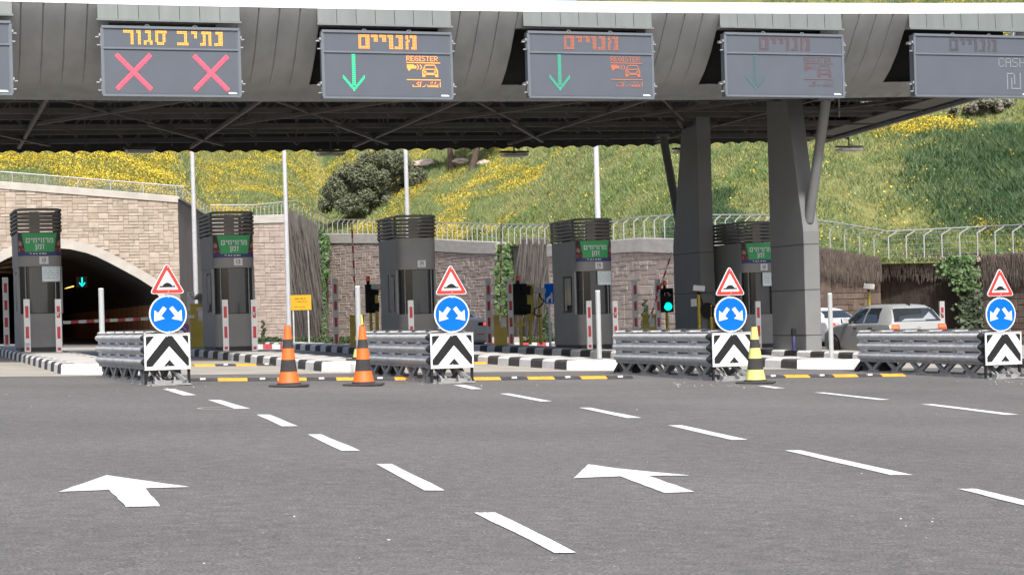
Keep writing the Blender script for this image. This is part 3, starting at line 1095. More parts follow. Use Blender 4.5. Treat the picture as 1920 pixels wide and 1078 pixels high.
fp = hill_points(70000, 50, test=flower_test)
N_ = len(fp)
nb = 3
fb = np.repeat(fp, nb, axis=0) + np.stack([RNG.normal(0, 0.16, N_ * nb), RNG.normal(0, 0.16, N_ * nb), RNG.uniform(0.12, 0.36, N_ * nb)], 1)
sz = RNG.uniform(0.018, 0.045, N_ * nb)
t1 = RNG.normal(0, 1, (N_ * nb, 3))
t1[:, 2] *= 0.5
t1 /= np.linalg.norm(t1, axis=1)[:, None]
t2 = RNG.normal(0, 1, (N_ * nb, 3))
t2 -= (t2 * t1).sum(1)[:, None] * t1
t2 /= np.linalg.norm(t2, axis=1)[:, None]
t1 *= sz[:, None]
t2 *= sz[:, None]
fv = np.stack([fb + t1, fb + t2, fb - t1, fb - t2], 1).reshape(-1, 3)
tag(np_mesh('wildflowers', fv, 4, M_FLOW), 'yellow wildflowers in drifts over the hillside', 'flowers', kind='stuff')


def leaf_cloud(centres, n, size, squash=1.0):
    """n small leaf quads spread through blobs (cx,cy,cz,r)"""
    vs = []
    wts = [c[3] ** 2 for c in centres]
    for _ in range(n):
        c = random.choices(centres, wts)[0]
        while True:
            d = Vector((random.uniform(-1, 1), random.uniform(-1, 1), random.uniform(-1, 1)))
            if d.length <= 1 and random.random() < 0.25 + 0.75 * d.length:
                break
        p = Vector(c[:3]) + Vector((d.x * c[3], d.y * c[3], d.z * c[3] * squash))
        a = Vector((random.gauss(0, 1), random.gauss(0, 1), random.gauss(0, 1))).normalized()
        b = a.orthogonal().normalized()
        s = size * random.uniform(0.6, 1.4)
        vs += [p + a * s, p + b * s * 0.5, p - a * s, p - b * s * 0.5]
    return np.array([tuple(v) for v in vs])


def plant(name, label, cat, base, blobs, n, size, material, group=None, stems=(), squash=1.0):
    root = thing(name, label, cat, base, group=group)
    o = np_mesh('crown', leaf_cloud(blobs, n, size, squash), 4, material)
    o.parent = root
    if stems:
        tmb = MB()
        for (a, b, r0, r1) in stems:
            tmb.tube(a, b, r0, r1, 8)
        tmb.build('trunk', M_BARK, root, smooth=60)
    return root


def hill_at(px, py):
    """hill point seen at a pixel"""
    for d in np.linspace(0.5, 60, 240):
        x, Y, z = hill_z(px, d)
        if HY - (z - CAMH + x * SP) / Y * F <= py:
            return Vector((x, Y, z)), Y
    return Vector((x, Y, z)), Y


b0, Yb = hill_at(715, 392)
k = Yb / F
bl = []
rb = random.Random(4)
for q in range(90):
    u = -1 + 2 * (q + 0.5) / 90
    prof = (1 - abs(u) ** 2.2) ** 0.6
    zz = rb.uniform(0.0, 1.0) * 82 * prof + 8 + (10 if abs(u) < 0.5 else 0)
    bl.append(((u * 106 + 6) * k, rb.uniform(-45, 45) * prof * k, zz * k, rb.uniform(12, 21) * k))
for q in range(22):
    bl.append((rb.uniform(-85, 95) * k, rb.uniform(-55, 0) * k, rb.uniform(-2, 22) * k, rb.uniform(11, 17) * k))
for q in range(16):
    u = rb.uniform(-1.05, 1.05)
    bl.append(((u * 112 + 6) * k, rb.uniform(-20, 20) * k, (abs(1 - abs(u)) * 85 + rb.uniform(16, 34)) * k, rb.uniform(4, 9) * k))
plant('olive_tree', 'broad grey green bush standing alone in the flowers', 'tree', b0, bl, 36000, 0.105, M_LEAFO,
      stems=[((0, 0, -0.3), (-1.2, 0, 1.8), 0.2, 0.08), ((0, 0, -0.3), (1.0, 0.2, 2.0), 0.2, 0.08), ((0, 0, -0.3), (0.1, -0.3, 2.6), 0.22, 0.08), ((-1.2, 0, 1.8), (-2.2, 0, 2.6), 0.08, 0.03), ((1.0, 0.2, 2.0), (2.2, 0, 2.7), 0.08, 0.03)])
for (px, py, tilt, lab) in ((855, 318, -0.12, 'upright dark tree trunk by the pale boulders on the hill'), (890, 320, 0.55, 'leaning dark tree trunk beside the upright one on the hill')):
    b1, Y1 = hill_at(px, py)
    top = Vector((tilt * 1.6, 0, 2.6))
    plant('hill_tree', lab, 'tree', b1, [(top.x + random.uniform(-1.6, 1.6), random.uniform(-1, 1), 3.4 + random.uniform(-0.5, 1.4), random.uniform(0.5, 0.9)) for _ in range(14)], 4200, 0.15, M_LEAFD,
          group='trees on the hill behind the canopy', stems=[((0, 0, -0.3), tuple(top * 0.5), 0.30, 0.22), (tuple(top * 0.5), tuple(top), 0.22, 0.15), (tuple(top), tuple(top + Vector((0.9, 0, 0.9))), 0.14, 0.05), (tuple(top), tuple(top + Vector((-0.9, 0.2, 0.8))), 0.14, 0.05)])
# shrubs at the skyline above the knoll
for (px, py, n, lab) in ((1880, 214, 4200, 'grey thorny shrub with whitish sprays on the upper slope'), (1822, 219, 2000, 'small dull shrub beside the grey thorny one')):
    b1, Y1 = hill_at(px, py)
    k = Y1 / F
    plant('hill_shrub', lab, 'shrub', b1, [(random.uniform(-38, 38) * k, random.uniform(-20, 20) * k, random.uniform(5, 20) * k, random.uniform(6, 12) * k) for _ in range(12)], n, 0.12,
          mat('leaf_grey', (0.085, 0.09, 0.055), 0.7, rgb2=(0.20, 0.195, 0.16), scale=1.2, island=0.4), group='shrubs on the upper slope')


def boulder(px, py, w, h, lab):
    p, Y = hill_at(px, py)
    k = Y / F
    bm = bmesh.new()
    bmesh.ops.create_icosphere(bm, subdivisions=3, radius=1)
    sd = random.uniform(0, 50)
    for v in bm.verts:
        d = 1 + 0.35 * noise.noise(v.co * 1.3 + Vector((sd, 0, 0))) + 0.12 * noise.noise(v.co * 3.5 + Vector((sd, 4, 0)))
        v.co = Vector((v.co.x * w / 2 * k * d, v.co.y * w / 2.4 * k * d, v.co.z * h * 0.62 * k * d + h * 0.35 * k))
    me = bpy.data.meshes.new('boulder')
    bm.to_mesh(me)
    bm.free()
    me.materials.append(M_ROCK)
    o = bpy.data.objects.new('boulder', me)
    COL.objects.link(o)
    o.location = p
    tag(o, lab, 'rock', 'pale boulders by the tree trunks')


boulder(804, 317, 58, 17, 'long low pale boulder beside the bush')
boulder(872, 309, 34, 13, 'pale boulder between the two tree trunks')
boulder(915, 309, 28, 10, 'small pale boulder past the leaning trunk')

# ------------------------------------------------------------------ dry creepers hanging on the dark walls
def creeper(label, pts, n, length, material, off=0.12, topjit=0.3, w=0.022):
    """pts (px, Y, ytop): strands hang from this line"""
    X = [p[0] for p in pts]
    vs = []
    for _ in range(n):
        px = random.uniform(X[0], X[-1])
        Y = 1 / interp(px, X, [1 / p[1] for p in pts])
        p = P(px, interp(px, X, [q[2] for q in pts]), Y - off - random.uniform(0, 0.12))
        z = p.z + random.uniform(-topjit * 2.5, topjit * 0.3)
        ln = length * random.uniform(0.25, 1.0) ** 1.3
        dx = random.gauss(0, 0.16) * ln * 0.5
        ww = w * random.uniform(0.5, 1.5)
        vs += [(p.x - ww, p.y, z), (p.x + ww, p.y, z), (p.x + dx, p.y - random.uniform(-0.02, 0.06), z - ln)]
    return tag(np_mesh('dry_creeper', np.array(vs), 3, material), label, 'creeper', 'dry creepers on the walls')


creeper('shaggy dry creeper over the coping behind the silver saloon', [(1536, 76.9, 466), (1649, 79.4, 485)], 2600, 0.75, M_STRAW)
creeper('long shade-toned creeper curtain in the recess behind the hatchback', [(1649, 81.9, 487), (1842, 80.9, 482)], 5200, 2.6, mat('shaded_creeper', (0.036, 0.027, 0.021), 0.95, island=0.22), w=0.018, topjit=0.9)  # strands coloured darker to carry the recess shade
creeper('bleached creeper fringe along the recess top', [(1649, 81.8, 485), (1842, 80.8, 480)], 1000, 0.4, M_STRAWL, off=0.25)
creeper('dry creeper tufts on the pier coping at the edge', [(1842, 76.3, 480), (1990, 73.5, 472)], 2400, 0.75, M_STRAW)
creeper('grey dead creeper on the recess between booths 13 and 14', [(540, 128.1, 402), (609, 138.8, 438)], 2200, 5.0, mat('grey_creeper', (0.085, 0.078, 0.072), 0.95, island=0.35), w=0.03, topjit=2.0)
creeper('grey dead creeper on the recess beside booth 15', [(975, 108, 456), (1027, 103.8, 456)], 1800, 4.0, MATS['grey_creeper'], w=0.03, topjit=1.2)


def ivy(label, boxes, n, size, material=None):
    """boxes: (px0, px1, py0, py1, Y)"""
    vs = []
    ar = [(b[1] - b[0]) * (b[3] - b[2]) for b in boxes]
    for _ in range(n):
        b = random.choices(boxes, ar)[0]
        u = random.gauss(0.5, 0.24)
        p = P(lerp(b[0], b[1], u), lerp(b[2], b[3], random.random()), b[4] - random.uniform(0.12, 0.55))
        a = Vector((random.gauss(0, 1), random.gauss(0, 0.5), random.gauss(0, 1))).normalized()
        c = a.cross(Vector((random.gauss(0, 0.3), -1, random.gauss(0.3, 0.3)))).normalized()
        s = size * random.uniform(0.5, 1.4)
        vs += [p + a * s, p + c * s * 0.7, p - a * s, p - c * s * 0.7]
    return tag(np_mesh('ivy', np.array([tuple(v) for v in vs]), 4, material or M_IVY), label, 'ivy', 'ivy on the walls')


ivy('ivy strip down the corner left of the wall behind booth 14', [(598, 616, 440, 520, 137), (585, 604, 430, 470, 137), (600, 610, 500, 630, 137)], 1500, 0.15)
ivy('leafy green ivy at the end of the booth 14 wall', [(936, 974, 460, 520, 110), (940, 968, 510, 560, 110), (930, 948, 500, 600, 109.5)], 2600, 0.14)
ivy('bushy green ivy over the dark creeper by the edge', [(1770, 1826, 478, 520, 80.3), (1785, 1830, 505, 545, 80.2), (1763, 1790, 495, 515, 80.2)], 2100, 0.075)
ivy('dark ivy hanging below the bushy green one', [(1800, 1842, 540, 640, 80.4)], 1800, 0.09, M_LEAFD)

# clipped hedges and shrubs by the far kerb
for (x0, x1, yb, hpx, lab) in ((483, 521, 646, 15, 'short dark hedge behind the far kerb by booth 13'), (556, 690, 645, 15, 'long low hedge behind the red and white kerb'), (985, 1040, 645, 14, 'low green hedge beside booth 15')):
    p0, p1 = GY((x0 + x1) / 2, 70), None
    k = 70 / F
    blobs = [(x * k, random.uniform(-0.1, 0.1), 0.16, 0.22) for x in np.arange(-(x1 - x0) / 2, (x1 - x0) / 2, 6)]
    plant('hedge', lab, 'hedge', GY((x0 + x1) / 2, 70), blobs, int(60 * (x1 - x0)), 0.05, mat('hedge_leaf', (0.035, 0.058, 0.016), 0.7, island=0.4))
for (px, Y, hh, ww, n, lab) in ((1210, 76, 1.75, 0.26, 2400, 'narrow dark cypress standing in the block wall bay'), (493, 71, 0.95, 0.09, 500, 'thin dark sapling by the wall behind booth 13'),
                                (1026, 72, 1.4, 0.3, 1700, 'dark rounded shrub half hidden by booth 15'), (898, 74, 0.9, 0.28, 1200, 'leafy shrub beside the yellow gate box')):
    plant('shrub', lab, 'shrub', GY(px, Y), [(random.uniform(-0.06, 0.06), 0, z, ww * (1 - 0.75 * (z / hh))) for z in np.linspace(0.2, hh, 12)], n, 0.055, M_LEAFD, stems=[((0, 0, 0), (0, 0, hh * 0.5), 0.03, 0.02)])


# ================================================================== CANOPY over the booths
CO = Vector((0, 44.7, 0))


def s_of(px, t, py=115):
    """s where a pixel meets the vertical plane t"""
    a = ((px - CX) * CP + (HY - py) * SP) / F
    return (a * (CO.y + LD.y * t) - LD.x * t) / (GD.x - a * GD.y)


LIPS, LIPZ = [], []
for (px, py) in ((0, 1.5), (240, 8), (480, 13.5), (720, 18), (960, 21), (1440, 24), (1920, 24.5)):
    LIPS.append(s_of(px, 0, py))
    LIPZ.append(P(px, py, (CO + GD * LIPS[-1]).y).z)
LIPC = np.polyfit(LIPS, LIPZ, 2)


def CZ(s):
    return float(np.polyval(LIPC, s))


def C3(s, t, z):
    """canopy coordinates: s along the front edge, t inwards, z height below the lip"""
    p = CO + GD * s + LD * t
    return (p.x, p.y, CZ(s) + z)


def z_of(px, py, t):
    s = s_of(px, t, py)
    q = CO + GD * s + LD * t
    return P(px, py, q.y).z


canopy = thing('toll_canopy', 'long grey metal roof canopy spanning above the toll booths', 'canopy')
SL, SR, TB = -17.5, 15.9, 16.2
SRF = lambda t: 15.3 + 0.17 * t
KIN = lambda t: 0.56
PROF = [(0, 0), (0.08, -0.15), (0.25, -0.36), (0.6, -0.85), (1.0, -1.25), (1.4, -1.54), (1.85, -1.70), (2.3, -1.78), (2.6, -1.80)]
SIGNS = [(-232, 21, 37, 176), (192, 449, 51, 180), (605, 846, 59, 184.5), (991, 1223, 61, 183.5), (1360, 1580, 63.5, 181), (1715, 1932, 66, 181)]
TS = -0.12
SG = []
for (l, r, tp, bt) in SIGNS:
    s0, s1 = s_of(l, TS), s_of(r, TS)
    m = (l + r) / 2
    SG.append((s0, s1, z_of(m, tp, TS), z_of(m, bt, TS)))
SG[0] = (SG[0][1] - 3.15, *SG[0][1:])
fm = MB()
pitch = 0.47
ns = int((SR - SL) / pitch)


def cut(sa, sb):
    return any(sa > g[0] - 0.22 and sb < g[1] + 0.02 for g in SG)


for k in range(ns):
    sa, sb = SL + k * pitch, SL + (k + 1) * pitch
    cols = [(sa, 0.045), (sa + 0.02, 0.0), (sb - 0.02, 0.0), (sb, 0.045)]
    c = cut(sa, sb)
    for part in ([PROF[:3], PROF[5:]] if c else [PROF]):
        fm.grid([[C3(s, t + ins * (1.0 if 0 < i else 1.0), z - ins * 0.3) for i, (t, z) in enumerate(part)] for s, ins in cols])
fasc = fm.build('fascia', M_FASC, canopy, smooth=25)
# end fascia, running back along the right side
em = MB()
k = 0
t = 0.0
while t < TB:
    cols = [(t, 0.03), (t + 0.02, 0), (t + pitch - 0.012, 0), (t + pitch, 0.03)]
    em.grid([[C3(SRF(tt) - d * KIN(tt) - ins, tt, z) for d, z in PROF] for tt, ins in cols])
    t += pitch
# long ribs under the end cladding
for d in (0.75, 1.2, 1.65, 2.1, 2.55):
    z = interp(d, [p[0] for p in PROF], [p[1] for p in PROF]) - 0.05
    em.bar(C3(SRF(0.4) - d * KIN(0.4), 0.4, z), C3(SRF(TB) - d * KIN(TB), TB, z), 0.10, 0.09)
em.build('end_fascia', M_FASC, canopy, smooth=25)
lp = MB()
for sa_, sb_ in zip(np.linspace(SL, SR, 25)[:-1], np.linspace(SL, SR, 25)[1:]):
    lp.grid([[C3(q_, -0.004, 0.0), C3(q_, -0.012, 0.25), C3(q_, 0.25, 0.30), C3(q_, 0.25, 0.02)] for q_ in (sa_, sb_)])
lp.build('roof_edge', M_LIP, canopy)
dk = MB()
# roof deck: corrugated sheet above the trusses, falling to the rear edge
prow = []
for tt, z in ((0.25, 0.2), (6, 0.1), (12, -0.1), (15.2, -0.5)):
    prow.append([C3(s, tt, z) for s in np.linspace(SL, SRF(tt) - 0.3, 30)])
dk.grid(prow)
row_t, row_b, row_c = [], [], []
for i in range(int((SRF(16.2) - 0.3 - SL) / 0.06)):
    s = SL + i * 0.06
    w = abs(math.sin(math.pi * s / 0.52))
    row_t.append(C3(s, 15.2, -0.5))
    row_c.append(C3(s, 16.0, -1.1 + 0.02 * w))
    row_b.append(C3(s, 16.2, -1.80 + 0.075 * w))
dk.grid([row_t, row_c, row_b])
dk.build('roof_deck', M_DECK, canopy)
# trusses
for j, tt in enumerate((2.75, 4.4, 6.4, 8.4, 10.4, 12.4, 14.4)):
    tb = MB()
    zb, zt = -1.74 + (0.06 if j % 2 else 0), -0.35
    e = SRF(tt) - 1.65
    tb.bar(C3(SL, tt, zb), C3(e, tt, zb), 0.10, 0.14)
    tb.bar(C3(SL, tt, zt), C3(e, tt, zt), 0.10, 0.12)
    s = SL + 0.6 + 0.4 * (j % 3)
    up = True
    while s + 1.25 < e:
        tb.bar(C3(s, tt, zb if up else zt), C3(s + 1.25, tt, zt if up else zb), 0.05, 0.05)
        if up:
            tb.bar(C3(s + 1.25, tt, zb), C3(s + 1.25, tt, zt), 0.045, 0.045)
        s += 1.25
        up = not up
    tb.build('truss', M_TRUSS, canopy)
cr = MB()
for s in np.arange(SL + 2.3, SR - 2, 5.05):
    cr.bar(C3(s, 2.7, -1.66), C3(s + 0.2, 15.6, -1.68), 0.09, 0.09)
    cr.bar(C3(s, 2.6, -1.72), C3(s + 3.2, 8.6, -1.70), 0.05, 0.05)
    cr.bar(C3(s + 3.4, 2.6, -1.73), C3(s + 0.2, 8.6, -1.71), 0.09, 0.09)
    cr.bar(C3(s - 2.0, 8.6, -1.72), C3(s + 1.0, 14.6, -1.70), 0.09, 0.09)
cr.bar(C3(SRF(2.4) - 2.05, 2.4, -1.70), C3(SRF(15.9) - 2.05, 15.9, -1.70), 0.8, 0.12)
cr.build('cross_bracing', M_TRUSS, canopy)
# flat bay above every sign: pale strip, seams and a ledge
for g in SG:
    bm_ = MB()
    s0, s1, zt = g[0] - 0.08, g[1] + 0.05, g[2]
    n = 7
    for k in range(n):
        a, b = lerp(s0, s1, k / n) + 0.012, lerp(s0, s1, (k + 1) / n)
        q = [C3(a, -0.01, -0.004), C3(b, -0.01, -0.004)]
        zz = zt + 0.17
        pb = [(CO + GD * s + LD * (-0.03)) for s in (b, a)]
        q += [(p.x, p.y, zz) for p in pb]
        bm_.quad(q)
    p0, p1 = CO + GD * (s0 - 0.02) + LD * (-0.06), CO + GD * (s1 + 0.02) + LD * (-0.06)
    bm_.bar((p0.x, p0.y, zt + 0.145), (p1.x, p1.y, zt + 0.145), 0.12, 0.045)
    bm_.build('sign_bay', M_FASCL, canopy)
    MB().prism([(0, 0), (0, 1), (1, 1), (1, 0)], lambda u, v, d, g=g: C3(lerp(g[0] - 0.5, g[1] + 0.3, u), 1.55 + d, lerp(-1.58, -0.2, v)), 0.0, 0.03).build('recess_shade_sheet', M_DECK, canopy)  # added dark sheet standing in for the shade inside each sign recess
# columns
c0 = G(1527, 656, 0.2)


def tloc(v):
    d = Vector((v.x - CO.x, v.y - CO.y, 0))
    return d.dot(GD), d.dot(LD)


cs, ct = tloc(c0)
COLW = 0.46


def column(t0, t1, tt0, tt1, zkink):
    """blade column, base from t0 to t1, top from tt0 to tt1 (metres inwards), kink height"""
    m = MB()
    base = Vector(C3(cs, t0, 0))
    zg = gz(base.x, base.y) + 0.05
    ztop = CZ(cs) - 0.5
    poly = [(t0, zg), (t1, zg), (t1, zkink) if tt1 != t1 else (t1, zkink), (tt1, ztop), (tt0, ztop), (t0, zkink)]
    m.prism(poly, lambda x, z, d: (*(CO + GD * (cs + d) + LD * x).xy, z), -COLW / 2, COLW / 2)
    c = m.build('column', M_COLM, canopy, bevel=0.02)
    for zz in (zg + 0.55, zg + 1.75, zg + 2.95):
        MB().prism([(t0 - 0.004, zz), (t1 + 0.004, zz), (t1 + 0.004, zz + 0.018), (t0 - 0.004, zz + 0.018)],
                   lambda x, z, d: (*(CO + GD * (cs + d) + LD * x).xy, z), -COLW / 2 - 0.004, COLW / 2 + 0.004).build('panel_joint', M_DECK, c)


zk = P(1520, 432, CO.y + 6).z
column(ct, ct + 2.0, ct + 1.05, ct + 2.0, zk)
t2 = ct + 6.75
column(t2, t2 + 2.0, t2, t2 + 0.8, zk)
for (ta, tb_, za, zb) in ((ct + 0.12, 2.3, zk + 0.25, CZ(cs) - 1.85), (t2 + 1.7, t2 + 3.2, zk - 0.1, CZ(cs) - 1.75)):
    sm = MB()
    a, b = CO + GD * cs + LD * ta, CO + GD * (cs + 0.05) + LD * tb_
    sm.tube((a.x, a.y, za), (b.x, b.y, zb), 0.13, n=16)
    sm.tube(((a.x * 0.96 + b.x * 0.04), (a.y * 0.96 + b.y * 0.04), lerp(za, zb, 0.04)), (a.x, a.y, za - 0.12), 0.10, 0.03, n=12)
    sm.box((b.x - 0.2, b.y - 0.14, zb - 0.03), (b.x + 0.2, b.y + 0.14, zb + 0.06))
    sm.build('strut', M_COLM, canopy, smooth=40)

# hanging luminaires
for (px, py, lab) in ((262, 284, 'flat lamp hanging from the canopy above booth 12 and the tunnel'), (620, 289.5, 'flat lamp hanging from the canopy left of the big bush'),
                      (964, 291, 'flat lamp hanging from the canopy beyond the tree trunks'), (1287, 285, 'flat lamp hanging by the rear column head'), (1592, 281, 'pale flat lamp under the tapering canopy end')):
    t = 14.9
    s = s_of(px, t, py)
    q = CO + GD * s + LD * t
    z = P(px, py, q.y).z
    lt = thing('hanging_lamp', lab, 'lamp', (q.x, q.y, z), TH, 'flat lamps hanging under the canopy')
    m = MB()
    m.prism([(-0.36, -0.03), (-0.42, 0.05), (0.42, 0.05), (0.36, -0.03)], XZ, -0.25, 0.25)
    m.build('housing', M_LAMP, lt, bevel=0.01)
    m = MB()
    m.box((-0.46, -0.12, 0.09), (0.46, 0.12, 0.14))
    m.box((-0.03, -0.03, 0.05), (0.03, 0.03, 0.10))
    m.build('bracket', M_TRUSS, lt)
    m = MB()
    m.tube((0, 0, 0.13), (0, 0, 1.25), 0.025, n=8)
    m.build('rod', M_TRUSS, lt)


# ================================================================== LED SIGNS on the fascia
def led_sign(i, label, kind):
    s0, s1, zt, zb = SG[i]
    c = CO + GD * ((s0 + s1) / 2) + LD * TS
    root = thing('lane_sign', label, 'electronic sign', (c.x, c.y, (zt + zb) / 2), TH, 'electronic lane signs on the canopy')
    w, h = (s1 - s0) / 2, (zt - zb) / 2
    m = MB()
    m.box((-w, 0.0, -h), (w, 0.26, h))
    m.build('housing', M_LEDF, root, bevel=0.012)
    m = MB()
    m.box((-w + 0.05, -0.006, -h + 0.05), (w - 0.05, 0.01, h * 0.34))
    m.box((-w + 0.05, -0.006, h * 0.40), (w - 0.05, 0.01, h - 0.07))
    m.build('display_panel', M_LEDP, root)
    m = MB()
    m.box((-w - 0.012, -0.03, h * 0.34 + 0.003), (w + 0.012, 0.02, h * 0.40 - 0.003))
    m.box((-w - 0.012, -0.035, h - 0.045), (w + 0.012, 0.05, h + 0.012))
    m.box((-w - 0.012, -0.03, -h - 0.012), (w + 0.012, 0.02, -h + 0.03))
    for sx in (-1, 1):
        m.box((sx * w - 0.03, -0.025, -h + 0.031), (sx * w + 0.03, 0.0, h - 0.046))
    m.build('frame', M_LEDF, root)
    for sx in (-1, 1):
        for zz in (h * 0.58, -h * 0.72):
            b = MB()
            b.box((sx * w, 0.05, zz - 0.10), (sx * (w + 0.10), 0.08, zz - 0.075))
            b.box((sx * w, 0.05, zz + 0.075), (sx * (w + 0.13), 0.11, zz + 0.10))
            b.box((sx * (w + 0.005), 0.05, zz - 0.075), (sx * (w + 0.03), 0.08, zz + 0.075))
            b.box((sx * w, 0.0, zz + 0.10), (sx * (w + 0.06), 0.3, zz + 0.16))
            b.build('hinge_bracket', M_RAIL, root)
    for xx in (-0.5, 0.55):
        e = MB()
        pts = [(xx + 0.05 * math.cos(a), 0.12, h + 0.015 + 0.05 * math.sin(a)) for a in np.linspace(0, math.pi, 8)]
        e.path(pts, 0.014, 6)
        e.build('lifting_eye', M_WHITE, root)
    st = MB()
    st.box((w - 0.26, -0.012, -h + 0.06), (w - 0.10, -0.006, -h + 0.10))
    st.box((w - 0.10, -0.012, -h + 0.06), (w - 0.07, -0.006, -h + 0.085))
    st.build('maker_sticker', M_WHITE, root)
    y = -0.012
    zc = h * 0.70 - 0.01
    if kind == 'closed':
        put_word_dots(root, M_LEDY, ['resh', 'vav', 'gimel', 'samekh', ' ', 'bet', 'yod', 'tav', 'nun'], 0.04, zc, 0.315, y)
        for xx in (-0.83, 0.86):
            m = MB()
            a, tk = 0.355, 0.029
            for sg in (1, -1):
                # crossed bars laid as rows of LEDs
                for q in range(26):
                    u = -1 + 2 * q / 25
                    for v in (-0.75, -0.25, 0.25, 0.75):
                        cx_, cz_ = xx + a * u + sg * v * tk * 0.9, -0.235 + sg * a * u * 1.02 - v * tk * 0.9
                        m.box((cx_ - 0.017, y - 0.004 - 0.001 * (sg > 0), cz_ - 0.017), (cx_ + 0.017, y + (0.001 if sg > 0 else 0), cz_ + 0.017))
            m.build('red_cross', M_LEDR, root)
    elif kind != 'blank':
        txt, grn, pic = {'open': (M_LEDO, M_LEDG, M_LEDO), 'dim': (M_LEDO2, M_LEDG2, M_LEDO2), 'faint': (M_LEDO3, M_LEDG3, M_LEDO3), 'cash': (M_LEDO3, M_LEDG3, M_LEDW)}[kind]
        put_word_dots(root, txt if kind != 'cash' else mat('led_ghost', (0.078, 0.074, 0.09), 0.5, var=0.02, emit=0.02), ['memf', 'yod', 'yod', 'vav', 'nun', 'mem'], 0.0, zc, 0.325, y)
        m = MB()
        if kind == 'cash':
            pt = pixtext('CASH')
            put_pix(m, pt, w - 0.95, 0.22, 0.034, y, 0.85)
            put_pix(m, SHEK, w - 0.72, -0.16, 0.042, y, 0.85)
            m.build('cash_symbol', pic, root)
        else:
            x0 = w - 1.07
            put_pix(m, pixtext('REGISTER'), x0, 0.215, 0.0165, y, 0.85)
            m.box((x0, y - 0.004, 0.055), (x0 + 0.80, y, 0.072))
            put_pix(m, GUNPIX, x0 + 0.01, 0.02, 0.0235, y, 0.85)
            put_pix(m, CARPIX, x0 + 0.37, 0.02, 0.0235, y, 0.85)
            m.box((x0, y - 0.004, -0.335), (x0 + 0.80, y, -0.318))
            put_pix(m, ARABIC, x0 + 0.03, -0.37, 0.0175, y, 0.85)
            m.build('register_symbol', pic, root)
            m = MB()
            xx = -0.80
            for q in range(16):
                for v in range(3):
                    cx_, cz_ = xx + (v - 1) * 0.028, 0.22 - q * 0.045
                    m.box((cx_ - 0.011, y - 0.004, cz_ - 0.018), (cx_ + 0.011, y, cz_ + 0.018))
            for q in range(8):
                for sg in (-1, 1):
                    for v in range(2):
                        cx_, cz_ = xx + sg * (0.045 + q * 0.028), -0.52 + q * 0.033 - v * 0.045 + 0.03
                        m.box((cx_ - 0.013, y - 0.004, cz_ - 0.017), (cx_ + 0.013, y, cz_ + 0.017))
            m.box((xx - 0.02, y - 0.004, -0.60), (xx + 0.02, y, -0.505))
            m.build('green_arrow', grn, root)
    return root


led_sign(0, 'blank electronic sign partly out of view beside the crossed one', 'blank')
led_sign(1, 'electronic sign with two red crosses and amber words', 'closed')
led_sign(2, 'electronic sign with a bright green down arrow and REGISTER', 'open')
led_sign(3, 'electronic sign with a dimmer green arrow and red REGISTER symbol', 'dim')
led_sign(4, 'electronic sign with barely visible lettering above the strut', 'faint')
led_sign(5, 'electronic sign with a faint CASH symbol at the canopy end', 'cash')


